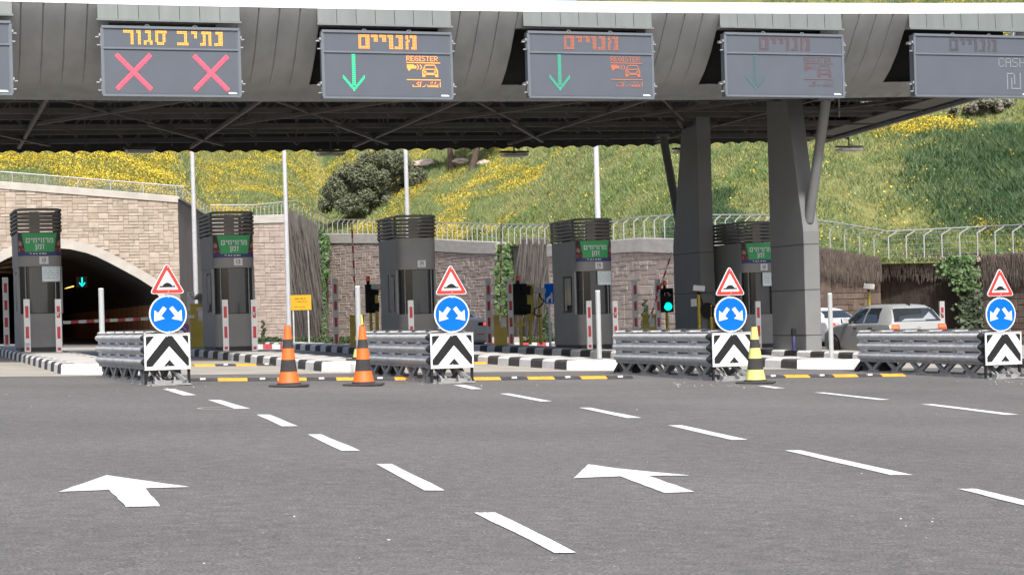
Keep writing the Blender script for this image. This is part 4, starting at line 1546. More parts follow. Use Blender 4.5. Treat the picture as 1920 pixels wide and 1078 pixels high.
# ================================================================== TOLL BOOTHS
def booth(px_right, py_base, num, banner, notice, label, sd):
    root0 = GY(px_right, py_base, 0.2)
    Wd, Dp, H = 1.09, 1.79, 3.68
    root = thing('toll_booth', label, 'toll booth', root0 - GD * (Wd / 2) - Vector((0, 0, 0.0)), TH, 'toll booths under the canopy')
    hw = Wd / 2
    bul = 0.30

    def outline(off=0.0, n=14, y1=None):
        pts = [(-hw - off, (Dp if y1 is None else y1) + off)]
        for i in range(n + 1):
            a = math.pi + math.pi * i / n
            pts.append(((hw + off) * math.copysign(abs(math.cos(a)) ** 0.75, math.cos(a)), bul * 0.0 + (bul + off) * math.sin(a) * abs(math.sin(a)) ** -0.25 if abs(math.sin(a)) > 1e-6 else 0.0))
        pts.append((hw + off, (Dp if y1 is None else y1) + off))
        return pts

    def front(i0, i1, off, z0, z1, n=14):
        o = outline(off, n)
        return o[1 + i0:1 + i1 + 1]
    MB().ring(outline(-0.03), 0, 0.12).build('plinth', M_DARK, root)
    MB().ring(outline(0), 0.12, 0.98).build('lower_panel', M_BOOTHL if sd % 2 else M_BOOTH, root, smooth=35)
    MB().ring(outline(-0.035), 0.98, 2.20).build('glazing', M_GLASS, root, smooth=35)
    m = MB()
    o = outline(-0.012, 14)
    for idx in (1, 15):
        x, y = o[idx]
        m.box((x - 0.035, y - 0.05, 0.98), (x + 0.035, y + 0.07, 2.20))
    for idx in (5, 11):
        x, y = o[idx]
        m.box((x - 0.012, y - 0.012, 0.98), (x + 0.012, y + 0.03, 2.20))
    # solid rear half of the sides
    for sx in (-1, 1):
        m.box((sx * (hw - 0.035) - 0.03, 1.0, 0.98), (sx * (hw - 0.035) + 0.032, Dp, 2.20))
        m.box((sx * (hw - 0.03) - 0.028, 0.02, 2.08), (sx * (hw - 0.03) + 0.028, 1.0, 2.20))
        m.box((sx * (hw - 0.03) - 0.028, 0.02, 0.98), (sx * (hw - 0.03) + 0.028, 1.0, 1.04))
        m.box((sx * (hw - 0.03) - 0.028, 0.12, 1.04), (sx * (hw - 0.03) + 0.028, 0.22, 2.08))
    m.build('window_frame', M_BOOTH, root)
    # service window sash and curved pane sheet, reflections put into their pale colour
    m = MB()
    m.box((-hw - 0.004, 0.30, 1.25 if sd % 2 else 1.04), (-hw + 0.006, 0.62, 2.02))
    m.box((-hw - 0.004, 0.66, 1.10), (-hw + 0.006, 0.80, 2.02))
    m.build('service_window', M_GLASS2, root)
    o = outline(-0.028, 14)
    m = MB()
    a = 7 if sd != 12 else 6
    m.grid([[(x, y, z) for x, y in o[a:a + 4]] for z in (1.0, 2.18)])
    m.build('pane_reflection', mat('booth_pane_reflection', (0.055, 0.063, 0.072), 0.2, var=0.1, scale=3, stretch=(5, 5, 0.2), spec=0.8), root, smooth=40)  # streaked grey sheet over the glass: painted reflections
    MB().ring(outline(0.01), 2.20, 3.06).build('upper_panel', M_BOOTH, root, smooth=35)
    # crown of open louvre rings on short posts
    n = 6
    for k in range(n):
        z = 3.10 + k * 0.103
        og, ig = outline(0.05, 10), outline(-0.02, 10)
        cm = MB()
        tilt = 0.045
        rows = []
        for (ol, dz) in ((og, 0), (og, 0.058), (ig, 0.058 + tilt * 0.4), (ig, 0.0 + tilt * 0.4), (og, 0)):
            rows.append([(x, y, z + dz) for x, y in ol + [ol[0]]])
        cm.grid(rows)
        cm.build('louver_ring', M_BOOTHD, root, smooth=35)
    for (x, y) in ((-hw, 0.06), (hw, 0.06), (-hw, Dp), (hw, Dp), (-hw, 0.9), (hw, 0.9)):
        MB().box((x - 0.03, y - 0.03, 3.06), (x + 0.03, y + 0.03, 3.66)).build('crown_post', M_BOOTHD, root)
    fx = -0.12
    MB().box((fx - 0.13, -bul - 0.03, 3.06), (fx + 0.13, -bul + 0.02, 3.60)).build('crown_plate', M_BOOTHD, root)
    # banner wrapped round the front
    ob = outline(0.018, 40)

    def wrap(x, z, d):
        xs_, ys_ = [p[0] for p in ob[1:-1]], [p[1] for p in ob[1:-1]]
        return (x, float(np.interp(x, xs_, ys_)) - d, z)

    def wpanel(x0, x1, x2, x3, z0, z1, d):
        """x0..x1 at the bottom, x2..x3 at the top"""
        mm_ = MB()
        rows = [[wrap(lerp(a_, b_, q / 16), z, d) for q in range(17)] for (a_, b_, z) in ((x0, x1, z0), (x2, x3, z1))]
        return mm_.grid(rows)
    if banner:
        e = hw - 0.01
        bn = wpanel(-e, e, -e, e, 2.47, 3.05, 0.004).build('banner', M_BDARK, root, smooth=60)
        m = wpanel(-0.36, 0.36, -0.44, 0.44, 2.57, 3.05, 0.008)
        m.build('green_field', M_GREEN, bn, smooth=60)
        wpanel(-e, e, -e, e, 2.47, 2.57, 0.009).build('navy_strip', M_NAVY, bn, smooth=60)
        m = MB()
        for sx in (-1, 1):
            m.add([wrap(sx * 0.52, 2.575, 0.010), wrap(sx * 0.34, 2.575, 0.010), wrap(sx * 0.40, 2.65, 0.010), wrap(sx * 0.52, 2.68, 0.010)], [(0, 1, 2, 3)])
        m.build('red_corner', M_DRED, bn)
        m = MB()
        for sx in (-1, 1):
            m.add([wrap(sx * 0.525, 2.74, 0.011), wrap(sx * 0.45, 2.72, 0.011), wrap(sx * 0.435, 2.79, 0.011), wrap(sx * 0.47, 2.85, 0.011), wrap(sx * 0.525, 2.86, 0.011)], [(0, 1, 2, 3, 4)])
        m.build('photo_patch', M_SKIN, bn)
        m = MB()
        put_word(m, ['memf', 'yod', 'het', 'yod', 'vav', 'vav', 'resh', 'mem'], 0.0, 2.86, 0.125, 0.012, fn=lambda x, z, d: wrap(x, z, d), gap=1.5, thick=-0.004)
        put_word(m, ['nunf', 'mem', 'zayin'], 0.0, 2.70, 0.125, 0.012, fn=lambda x, z, d: wrap(x, z, d), gap=1.5, thick=-0.004)
        m.build('banner_lettering', M_WHITE, bn)
        m = MB()
        for q, wq in enumerate((0.05, 0.035, 0.05, 0.06, 0.03)):
            x = -0.17 + q * 0.075
            m.add([wrap(x, 2.51, 0.012), wrap(x + wq, 2.51, 0.012), wrap(x + wq, 2.535, 0.012), wrap(x, 2.535, 0.012)], [(0, 1, 2, 3)])
        m.add([wrap(-0.26, 2.535, 0.012), wrap(-0.20, 2.505, 0.012), wrap(-0.20, 2.52, 0.012), wrap(-0.25, 2.55, 0.012)], [(0, 1, 2, 3)])
        m.build('strip_lettering', M_PLATE, bn)
    pn = wpanel(-0.02, 0.21, -0.02, 0.21, 2.255, 2.445, 0.010).build('number_plate', M_PLATE, root, smooth=60)
    m = MB()
    put_word(m, list(num), 0.095, 2.36, 0.105, 0.014, fn=lambda x, z, d: wrap(x, z, d), gap=2.0, thick=-0.003)
    m.add([wrap(0.06, 2.28, 0.014), wrap(0.13, 2.28, 0.014), wrap(0.13, 2.29, 0.014), wrap(0.06, 2.29, 0.014)], [(0, 1, 2, 3)])
    m.build('plate_number', M_INK, pn)
    if notice:
        nt_ = wpanel(0.04, 0.50, 0.04, 0.50, 1.80, 2.19, 0.006).build('notice', M_NOTICE, root, smooth=60)
        m = MB()
        for q in range(5):
            z = 2.14 - q * 0.062
            x = 0.08
            while x < 0.44:
                l = random.uniform(0.04, 0.12)
                m.add([wrap(x, z, 0.010), wrap(min(0.47, x + l), z, 0.010), wrap(min(0.47, x + l), z + 0.012, 0.010), wrap(x, z + 0.012, 0.010)], [(0, 1, 2, 3)])
                x += l + 0.025
        m.add([wrap(0.06, 1.815, 0.010), wrap(0.48, 1.815, 0.010), wrap(0.48, 1.835, 0.010), wrap(0.06, 1.835, 0.010)], [(0, 1, 2, 3)])
        m.build('notice_print', M_INK, nt_)
    return root


booth(117, 49.8, '12', True, True, 'grey toll booth 12 in front of the tunnel with green banner', 12)
booth(477, 51.2, '13', True, False, 'grey toll booth 13 with green banner but no white notice', 13)
booth(817, 53.0, '14', False, False, 'grey toll booth 14 without any green banner', 14)
booth(1146, 54.7, '15', True, True, 'grey toll booth 15 with green banner and white notice', 15)
booth(1452, 56.4, '16', True, True, 'grey toll booth 16 partly hidden between the canopy columns', 16)


# ================================================================== CRASH CUSHIONS, chevron boards, road signs
def thrie():
    return [(0.0, .29), (.035, .305), (.075, .345), (.082, .37), (.075, .395), (.02, .44), (.004, .465), (.02, .49), (.075, .535), (.082, .56), (.075, .585), (.02, .63), (.004, .655), (.02, .68),
            (.075, .725), (.082, .75), (.075, .775), (.035, .805), (0, .82)]


def make_cushion():
    root = thing('crash_cushion', '', 'crash cushion')
    Ln, nb, hx = 4.4, 5, 0.27
    bay = Ln / nb
    for sx in (-1, 1):
        for k in range(nb):
            m = MB()
            y0, y1 = k * bay, (k + 1) * bay + (0.10 if k < nb - 1 else 0.02)
            rows = []
            for y, o in ((y0, 0.007), (y0 + 0.3, 0.006), (y1 - 0.3, 0.001), (y1, 0.0)):
                rows.append([(sx * (hx + x + o), y, z) for x, z in thrie()])
            m.grid(rows)
            rail = m.build('side_rail', M_GALV, root, smooth=50)
            for zv in (.465, .655):
                xo = hx + .004 + 0.001
                m = MB().box((sx * xo - 0.012, k * bay + 0.10, zv - 0.022), (sx * xo + 0.012, k * bay + bay * 0.66, zv + 0.022))
                m.build('rail_slot', M_DARK, rail)
                yb = k * bay + bay * 0.80
                b = MB()
                b.add([(sx * (xo + 0.01), yb - 0.13, zv - 0.04), (sx * (xo + 0.01), yb + 0.13, zv - 0.04), (sx * (xo + 0.05), yb + 0.06, zv), (sx * (xo + 0.01), yb + 0.13, zv + 0.04), (sx * (xo + 0.01), yb - 0.13, zv + 0.04), (sx * (xo + 0.05), yb - 0.06, zv)],
                      [(0, 1, 2, 5), (5, 2, 3, 4), (0, 5, 4), (1, 3, 2)])
                b.build('slot_washer', M_GALV, rail)
                if zv > 0.6:
                    MB().tube((sx * (xo + 0.03), k * bay + bay * 0.70, zv + 0.01), (sx * (xo + 0.065), k * bay + bay * 0.70, zv + 0.01), 0.02, n=8).build('bolt', M_WHITE, rail)
    m = MB()
    for sx in (-1, 1):
        m.box((sx * hx - 0.045, 0.03, 0.822), (sx * hx + 0.045, Ln, 0.838))
    for k in range(nb + 1):
        m.box((-hx, k * bay + 0.02, 0.30), (hx, k * bay + 0.06, 0.815))
        m.box((-hx - 0.02, k * bay + 0.0, 0.84), (hx + 0.02, k * bay + 0.10, 0.856))
    m.build('diaphragm', M_GALV, root)
    m = MB()
    for k in range(nb):
        m.lathe([(0.20, -0.24), (0.27, -0.22), (0.27, 0.22), (0.20, 0.24)], n=20, fn=lambda x, y, z, k=k: (z, (k + 0.5) * bay + 0.02 + x, 0.605 + y))
    m.build('energy_cartridge', M_RUB, root, smooth=35)
    # nose: wavy black plastic wrap
    m = MB()
    pr = [(x, z) for x, z in thrie()]
    rows = []
    for y, k_ in ((0.02, 1.0), (-0.06, 0.95), (-0.12, 0.70)):
        rows.append([(-(hx + x * 1.15 + 0.02) * (k_ if y < 0 else 1), y, z) for x, z in pr])
    m.grid(rows)
    m.grid([[(-p[0], p[1], p[2]) for p in r] for r in rows])
    m.box((-hx, -0.11, 0.29), (hx, -0.05, 0.82))
    m.build('nose', M_DARK, root, smooth=40)
    # truss feet: pairs of slanting struts to a ground rail
    m = MB()
    for sx in (-1, 1):
        for k in range(nb):
            yb = k * bay
            x = sx * 0.25
            m.bar((x, yb + 0.05, 0.31), (x, yb + 0.42, 0.10), 0.05, 0.075)
            m.bar((x, yb + 0.80, 0.31), (x, yb + 0.46, 0.10), 0.05, 0.075)
            m.box((x - 0.04, yb + 0.30, 0.07), (x + 0.04, yb + 0.58, 0.105))
        m.bar((sx * 0.27, 0.0, 0.275), (sx * 0.27, Ln, 0.275), 0.06, 0.05)
    m.build('strut_foot', M_GALVD, root)
    m = MB()
    m.box((-0.10, -0.1, 0.012), (0.10, Ln + 0.1, 0.075))
    for sx in (-1, 1):
        m.box((sx * 0.27 - 0.05, -0.05, 0.006), (sx * 0.27 + 0.05, Ln, 0.07))
    for k in range(8):
        y = -0.30 + k * 0.62
        m.box((-0.36, y, 0.004), (0.36, y + 0.22, 0.022))
        for sx in (-1, 1):
            m.tube((sx * 0.31, y + 0.11, 0.0), (sx * 0.31, y + 0.11, 0.07), 0.016, n=6)
    m.build('base_track', M_GALVD, root)
    m = MB()
    m.box((-0.22, Ln - 0.55, 0.02), (0.22, Ln + 0.05, 0.34))
    m.bar((0, Ln - 0.5, 0.7), (0, Ln + 0.5, 0.04), 0.3, 0.1)
    m.tube((-0.24, Ln - 0.02, 0.24), (0.24, Ln - 0.02, 0.24), 0.09, n=14)
    m.build('backup', M_RUB, root)
    # cables and cable anchor hanging under the nose
    m = MB()
    for sx in (-0.18, -0.1, 0.12, 0.2):
        m.path([(sx, 0.3, 0.28), (sx * 1.2, 0.0, 0.2), (sx * 0.9, -0.22, 0.05)], 0.018)
    m.box((-0.30, -0.42, 0.004), (0.30, -0.12, 0.03))
    m.box((-0.24, -0.36, 0.03), (-0.06, -0.20, 0.09))
    m.box((0.06, -0.34, 0.03), (0.2, -0.18, 0.08))
    m.bar((0.10, -0.05, 0.24), (0.26, -0.30, 0.06), 0.05, 0.05)
    for k in range(9):
        m.box((random.uniform(-0.25, 0.25), random.uniform(0.1, 0.6), 0.22), (random.uniform(-0.25, 0.25), random.uniform(0.1, 0.6), 0.28))
    m.build('cable_anchor', M_GALVD, root)
    return root


def make_chevron():
    root = thing('chevron_board', '', 'chevron board')
    w, z0, z1 = 0.365, 0.275, 0.805
    MB().box((-w, 0, z0), (w, 0.025, z1)).build('board', M_WHITE, root, bevel=0.006)
    m = MB()
    e = w - 0.03
    zb, zt = z0 + 0.028, z1 - 0.028
    Y = -0.003
    cx_ = 0.03
    def poly(p):
        m.prism(p, XZ, Y, 0.0)
    poly([(-e, zt), (-e + 0.13, zt), (-e, zt - 0.16)])
    poly([(e, zt), (e - 0.10, zt), (e, zt - 0.14)])
    # broad inverted V
    poly([(cx_ - 0.045, zt), (cx_ + 0.05, zt), (cx_, zt - 0.16), (-e + 0.09, zb), (-e, zb), (-e, zb + 0.085)])
    poly([(cx_ + 0.05, zt), (e, zb + 0.12), (e, zb), (e - 0.03, zb), (cx_, zt - 0.16)])
    poly([(cx_, zb + 0.10), (cx_ - 0.09, zb), (cx_ + 0.085, zb)])
    m.build('chevron_marking', M_BLACK, root)
    fr = MB()
    fr.box((-w, -0.008, z1), (w, 0.10, z1 + 0.012))
    fr.box((-w, 0.0, z0 - 0.03), (w, 0.03, z0 - 0.002))
    for x, z in ((0, zt - 0.01), (0, zb + 0.005), (-e + 0.01, zt), (e - 0.01, zt)):
        fr.tube((x, -0.003, z), (x, -0.010, z), 0.009, n=8)
    fr.build('board_trim', M_GALV, root)
    for sx in (-1, 1):
        MB().box((sx * (w - 0.025) - 0.02, 0.03, 0.0), (sx * (w - 0.025) + 0.02, 0.07, z0 + 0.2)).build('leg', M_BLACK, root)
    return root


def make_roadsign():
    root = thing('road_sign', '', 'road sign')
    MB().tube((0, 0.05, 0.0), (0, 0.05, 1.02), 0.03, n=12).build('post', M_GALV, root, smooth=40)
    zc, R = 0.30, 0.30
    disc = lambda r, n=40: [(r * math.cos(2 * math.pi * i / n), zc + r * math.sin(2 * math.pi * i / n)) for i in range(n)]
    d = MB().prism(disc(R), XZ, -0.012, 0.012).build('round_plate', M_WHITE, root)
    MB().prism(disc(R - 0.022), XZ, -0.015, -0.011).build('blue_face', M_BLUE, d)
    m = MB()
    for sx in (-1, 1):
        def tr(p, sx=sx):
            return [(sx * x, zc + z) for x, z in p]
        # shaft from the middle outwards-down, then a broad head
        m.prism(tr([(0.02, 0.085), (0.075, 0.125), (0.157, 0.022), (0.215, 0.068), (0.222, -0.112), (0.055, -0.072), (0.108, -0.028)]), XZ, -0.019, -0.0145)
    m.build('white_arrow', M_WHITE, d)
    # triangle with rounded corners
    z0 = 0.612
    tri = [(-0.265, z0 + 0.02), (0.265, z0 + 0.02), (0, z0 + 0.49)]

    def rounded(tri, ins, rad, n=6):
        c = Vector((0, sum(p[1] for p in tri) / 3))
        out = []
        pts = [c + (Vector(p) - c) * (1 - ins) for p in tri]
        for i in range(3):
            p, a, b = pts[i], pts[i - 1], pts[(i + 1) % 3]
            u, v = (a - p).normalized(), (b - p).normalized()
            q0, q1 = p + u * rad, p + v * rad
            for k in range(n + 1):
                t = k / n
                out.append(tuple(q0 * (1 - t) ** 2 + p * (2 * t * (1 - t)) + q1 * t ** 2))
        return out
    t = MB().prism(rounded(tri, -0.07, 0.075), XZ, -0.012, 0.012).build('triangle_plate', M_WHITE, root)
    MB().prism(rounded(tri, 0.0, 0.06), XZ, -0.015, -0.011).build('red_border', M_RED, t)
    MB().prism(rounded(tri, 0.34, 0.02), XZ, -0.018, -0.0145).build('white_face', M_WHITE, t)
    m = MB()
    zb = z0 + 0.113
    m.prism([(-0.125, zb), (0.125, zb), (0.125, zb + 0.022), (-0.125, zb + 0.022)], XZ, -0.021, -0.0175)
    m.prism([(x_, zb + 0.0221 + 0.050 * max(0.0, math.cos(math.pi / 2 * x_ / 0.08)) ** 0.8) for x_ in np.linspace(-0.08, 0.08, 17)], XZ, -0.0212, -0.0177)
    m.build('hump_symbol', M_BLACK, t)
    m = MB()
    for z in (z0 + 0.43, z0 + 0.045, zc + 0.265, zc - 0.27):
        m.tube((0.012, -0.012, z), (0.012, -0.022, z), 0.008, n=8)
    m.build('rivet', M_GALV, root)
    return root


CUSH = [(268, 722, TH + 0.06, 'warm grey crash cushion at the kerb before booth 12', 'chevron board beside the tunnel mouth lane', 'hump warning and blue arrows sign before the tunnel portal'),
        (805, 718, TH, 'crash cushion between the orange cone and booth 14', 'chevron board right of the second orange cone', 'hump warning and blue arrows sign against booth 14'),
        (1334, 713.5, TH, 'crash cushion beside the yellow banded cone', 'chevron board touching the yellow banded cone', 'hump warning and blue arrows sign between the two columns'),
        (1846, 709.5, TH, 'crash cushion in front of the silver hatchback', 'chevron board cut by the picture edge', 'hump warning and blue arrows sign beyond the hatchback')]
pc = None
for (px, py, rz, l1, l2, l3) in CUSH:
    o = G(px, py)
    gx = Vector((math.cos(rz), math.sin(rz), 0))
    ly = Vector((-math.sin(rz), math.cos(rz), 0))
    c = o + gx * 0.40
    c.z = gz(c.x, c.y)
    cc = c + ly * 0.22
    rc_ = c + gx * 0.0 + ly * 0.16
    if pc is None:
        pc, ph, ps = make_cushion(), make_chevron(), make_roadsign()
        for a_, l_, p_, g_n in ((pc, l1, cc, 'crash cushions before the islands'), (ph, l2, c, 'chevron boards on the cushion noses'), (ps, l3, rc_, 'road signs above the cushion noses')):
            a_.location, a_.rotation_euler, a_['label'], a_['group'] = p_, (0, 0, rz), l_, g_n
    else:
        again(pc, cc, rz, l1), again(ph, c, rz, l2), again(ps, rc_, rz, l3)
    sgn = [x for x in COL.objects if x.get('label') == l3][0]
    sgn.location.z = c.z + 0.82
    sgn.location = sgn.location + gx * 0.055


# ================================================================== CONES
def cone(px, py, H, mats, label, dz=0.0, bands=6, grp='traffic cones'):
    p = G(px, py, dz)
    root = thing('traffic_cone', label, 'traffic cone', p, random.uniform(0, 1), grp)
    MB().prism([(0.335 * math.cos(a), 0.335 * math.sin(a)) for a in [math.pi / 8 + i * math.pi / 4 for i in range(8)]], lambda x, y, d: (x, y, d), 0.004, 0.035).build('base', M_RUB, root, bevel=0.01)
    k = H / 0.95
    zs = [0.035, 0.06, 0.23, 0.42, 0.60, 0.75, 0.90]
    rr = lambda z: lerp(0.152, 0.043, ((z - 0.06) / 0.89) ** 0.92) + 0.012 * max(0, 1 - (z - 0.06) / 0.16) if z > 0.06 else 0.185
    body = MB()
    prof = [(0.185, 0.035), (0.185, 0.055), (rr(0.0601), 0.062)] + [(rr(z), z * k) for z in np.linspace(0.07, 0.945, 30)] + [(0.036, 0.95 * k)]
    body.lathe(prof, 28)
    b = body.build('body', mats[1], root, smooth=40)
    cuts = [0.066, 0.235, 0.42, 0.595, 0.735, 0.945]
    for i in range(5):
        m = MB()
        z0, z1 = cuts[i] + 0.001, cuts[i + 1] - 0.001
        col = mats[0] if i % 2 == 0 else mats[1]
        if i == 4 and len(mats) > 2:
            col = mats[2]
        prof = [(rr(z) + 0.0035, z * k) for z in np.linspace(z0, z1, 8)]
        m.lathe(prof, 28, cap=(i == 4))
        m.build('band', col, root, smooth=40)
    return root


cone(542, 724, 0.945, (M_ORANGE, M_CBLK), 'orange and black cone standing alone on the lane')
cone(682, 722, 0.935, (M_ORANGE, M_CBLK), 'orange and black cone touching the crash cushion')
cone(677, 674, 0.93, (M_YELC, M_CBLK, M_YELT), 'yellow and black cone behind the orange one on the kerb island', dz=0.2)
cone(1417, 718, 0.92, (M_YELC, M_CBLK), 'pale yellow and black cone beside a chevron board')

# ================================================================== SPEED BUMPS
def bump(pxa, pya, pxb, pyb, label, first=0):
    a, b = G(pxa, pya), G(pxb, pyb)
    d = (b - a)
    L = Vector((d.x, d.y, 0)).length
    rz = math.atan2(d.y, d.x)
    root = thing('speed_bump', label, 'speed bump', a, rz, 'rubber speed bumps across the lanes')
    n = max(2, round(L / 0.5))
    w = L / n
    slope = d.z / L
    for k in range(n):
        m = MB()
        x0, x1 = k * w + 0.004, (k + 1) * w - 0.004
        prof = [(-0.17, 0.004), (-0.15, 0.022), (-0.07, 0.05), (0.07, 0.05), (0.15, 0.022), (0.17, 0.004)]
        for xx0, xx1 in ((x0, x1),):
            vs = [(x, y, z + x * slope) for x in (xx0, xx1) for y, z in prof]
            m.add(vs, [tuple(range(6)), tuple(range(6, 12))] + [(i, (i + 1) % 6, 6 + (i + 1) % 6, 6 + i) for i in range(6)])
        yel = (k + first) % 2 == 0
        o = m.build('yellow_block' if yel else 'black_block', M_BUMPY if yel else M_BUMPK, root)
        xm = (x0 + x1) / 2
        m = MB()
        if yel:
            m.tube((xm, -0.02, 0.0505 + xm * slope), (xm, -0.02, 0.053 + xm * slope), 0.022, n=8)
            m.build('bolt', M_BLACK, o)
        else:
            m.box((xm - 0.045, -0.15, 0.026 + xm * slope), (xm + 0.045, -0.09, 0.056 + xm * slope))
            m.build('reflector', M_WHITE, o)


bump(352, 713.5, 792, 711, 'speed bump lying behind the two orange cones', 1)
bump(884, 711.5, 1182, 708.5, 'speed bump across the lane right of booth 14 island')
bump(1420, 707.5, 1690, 704.5, 'speed bump right of the yellow banded cone', 1)
bump(1836, 705, 1990, 702, 'speed bump under the edge chevron board')
bump(362, 686, 516, 684.5, 'short speed bump farther back beside the booth 13 kerb')
bump(886, 681.5, 940, 681, 'short speed bump end farther back beside the booth 14 island')


# ================================================================== POSTS on the islands
def make_delineator(n=3, h=1.33, w=0.15, gap=0.22, first=0.17, blk=0.30):
    root = thing('delineator_post', '', 'marker post')
    m = MB()
    t = 0.006
    m.box((-w / 2, 0, 0), (w / 2, t, h))
    m.box((-w / 2, t, 0), (-w / 2 + t, 0.06, h))
    m.box((w / 2 - t, t, 0), (w / 2, 0.06, h))
    m.box((-w / 2, 0.0, h), (w / 2, 0.06, h + 0.004))
    m.build('channel', mat('delineator_white', (0.66, 0.67, 0.66), 0.5, var=0.05), root)
    z = h - first
    while z > 0.1:
        m = MB()
        b = min(blk, z - 0.04)
        m.box((-w * 0.27, -0.003, z - b), (w * 0.27, -0.0005, z))
        m.build('red_patch', M_DRED, root)
        z -= blk + gap
    return root


D1 = [(51, 48.6, 'red patched white post at the left side of booth 12', 0), (110, 48.4, 'red patched white post at the right side of booth 12', 1), (423, 50.0, 'red patched white post in front of booth 13 window', 0),
      (477, 50.0, 'red patched white post at the corner of booth 13', 1), (771, 51.6, 'red patched white post in front of booth 14', 0), (827, 51.6, 'red patched white post hidden behind the blue disc by booth 14', 1),
      (1105, 53.2, 'red patched white post beside the white bollard at booth 15', 0), (1154, 53.2, 'red patched white post by the crash cushion end at booth 15', 1), (1422, 54.6, 'red patched white post behind the yellow banded cone', 0),
      (1767, 54.5, 'red patched white post behind the hatchback roof', 1)]
pd = None
for (px, py, lab, v) in D1:
    o = GY(px, py, 0.2)
    if pd is None:
        pd = make_delineator()
        pd.location, pd.rotation_euler, pd['label'], pd['group'] = o, (0, 0, TH), lab, 'red and white marker posts on the islands'
    else:
        again(pd, o, TH, lab)
    if v or px == 51:
        cm = MB()
        hgt = 0.98 if v else 0.2
        cm.box((o.x - 0.06, o.y - 0.05, o.z + hgt), (o.x + 0.05, o.y - 0.012, o.z + hgt + 0.03))
        cm.tube((o.x, o.y - 0.05, o.z + hgt - 0.06), (o.x, o.y - 0.05, o.z + hgt + 0.0), 0.022, n=8)
        tag(cm.build('padlock', M_GALV), 'small metal clasp fixed on the %s' % lab.replace('red patched white post', 'marker post'), 'clasp', 'clasps on the marker posts')
D2 = [(12, 650, 58, 'tall grey marker post left of booth 12'), (630, 653, 60, 'tall grey marker post between booth 13 and 14'), (917, 652, 62, 'tall grey marker post right of the silver car boot'), (958, 651, 60, 'tall grey marker post beside the yellow gate box'),
      (1192, 650, 62, 'tall grey marker post right of booth 15'), (1235, 650, 62, 'tall grey marker post beside the green traffic light')]
p2 = None
for (px, py, Y, lab) in D2:
    o = GY(px, Y, 0.2)
    if p2 is None:
        p2 = make_delineator(h=2.08, w=0.17, gap=0.23, first=0.17, blk=0.29)
        p2.location, p2.rotation_euler, p2['label'], p2['group'] = o, (0, 0, TH), lab, 'tall marker posts at the gates'
    else:
        again(p2, o, TH, lab)
pb = None
for (px, py, h, lab) in ((193, 678, 1.5, 'plain white bollard behind the cushion before booth 12'), (674, 680, 1.45, 'plain white bollard beside the cones'), (1124, 672, 1.42, 'plain white bollard at booth 15'), (1559, 669.5, 1.38, 'plain white bollard in front of the silver saloon')):
    o = G(px, py, 0.2)
    if pb is None:
        pb = thing('bollard', lab, 'bollard', o, 0, 'white bollards at the island noses')
        MB().tube((0, 0, 0), (0, 0, 1.42), 0.052, n=20).build('tube', mat('bollard_paint', (0.31, 0.33, 0.335), 0.4, var=0.05), pb, smooth=40)
        MB().lathe([(0.052, 1.42), (0.05, 1.432), (0.03, 1.436)], 20).build('cap', M_HEADW, pb, smooth=50)
        MB().lathe([(0.075, 0.0), (0.075, 0.012), (0.052, 0.02)], 20).build('base_collar', M_GALVD, pb)
    else:
        b = again(pb, o, 0, lab)
        b.scale = (1, 1, h / 1.42)

# ================================================================== FLAG POLES / masts
pm_ = None
for (px, Y, lab) in ((369, 63, 'slim white mast left of booth 13'), (541.5, 66, 'slim white mast beside the yellow notice'), (769, 64, 'slim white mast rising behind booth 14'), (1126, 74, 'thick white mast rising behind booth 15')):
    o = GY(px, Y, 0.0)
    r = thing('mast', lab, 'mast', o, 0, 'white masts behind the booths')
    Hm = 9.0
    rr_ = 0.082 if px != 1126 else 0.125
    MB().tube((0, 0, 0), (0, 0, Hm), rr_, rr_ * 0.8, n=16).build('pole', M_POLE, r, smooth=50)
    m = MB()
    m.lathe([(0.16, 0.0), (0.16, 0.03), (rr_ + 0.02, 0.05), (rr_ + 0.02, 0.3), (rr_, 0.32)], 16)
    m.build('base_flange', M_GALV, r, smooth=40)


# ================================================================== GATES
def gate_box(o, rz, root, w=0.34, d=0.36, h=1.02):
    b = MB().box((-w / 2, 0, 0), (w / 2, d, h)).build('cabinet', M_YEL, root, bevel=0.012)
    m = MB()
    m.box((w * 0.0, -0.004, h * 0.62), (w * 0.42, -0.0005, h * 0.93))
    m.build('label_panel', M_GALV, b)
    MB().box((-w / 2 - 0.01, -0.01, h), (w / 2 + 0.01, d + 0.01, h + 0.03)).build('lid', M_YEL, root)
    m = MB()
    m.tube((0, -0.06, h - 0.14), (0, 0.06, h - 0.14), 0.05, n=12)
    m.build('hub', M_GALV, root)


def arm(root, base, tip, n, w=0.09):
    base, tip = Vector(base), Vector(tip)
    a = MB()
    seg = []
    for k in range(n):
        p0, p1 = base.lerp(tip, k / n), base.lerp(tip, (k + 1) / n)
        a.bar(p0, p1, 0.05, w, k % 2, up=Vector((0, 1, 0)) if abs(tip.z - base.z) > 1 else Vector((0, 0, 1)))
    a.build('boom', [M_HEADW, M_DRED], root)


def local(root_loc, rz, p):
    d = Vector(p) - Vector(root_loc)
    return (d.x * math.cos(rz) + d.y * math.sin(rz), -d.x * math.sin(rz) + d.y * math.cos(rz), d.z)


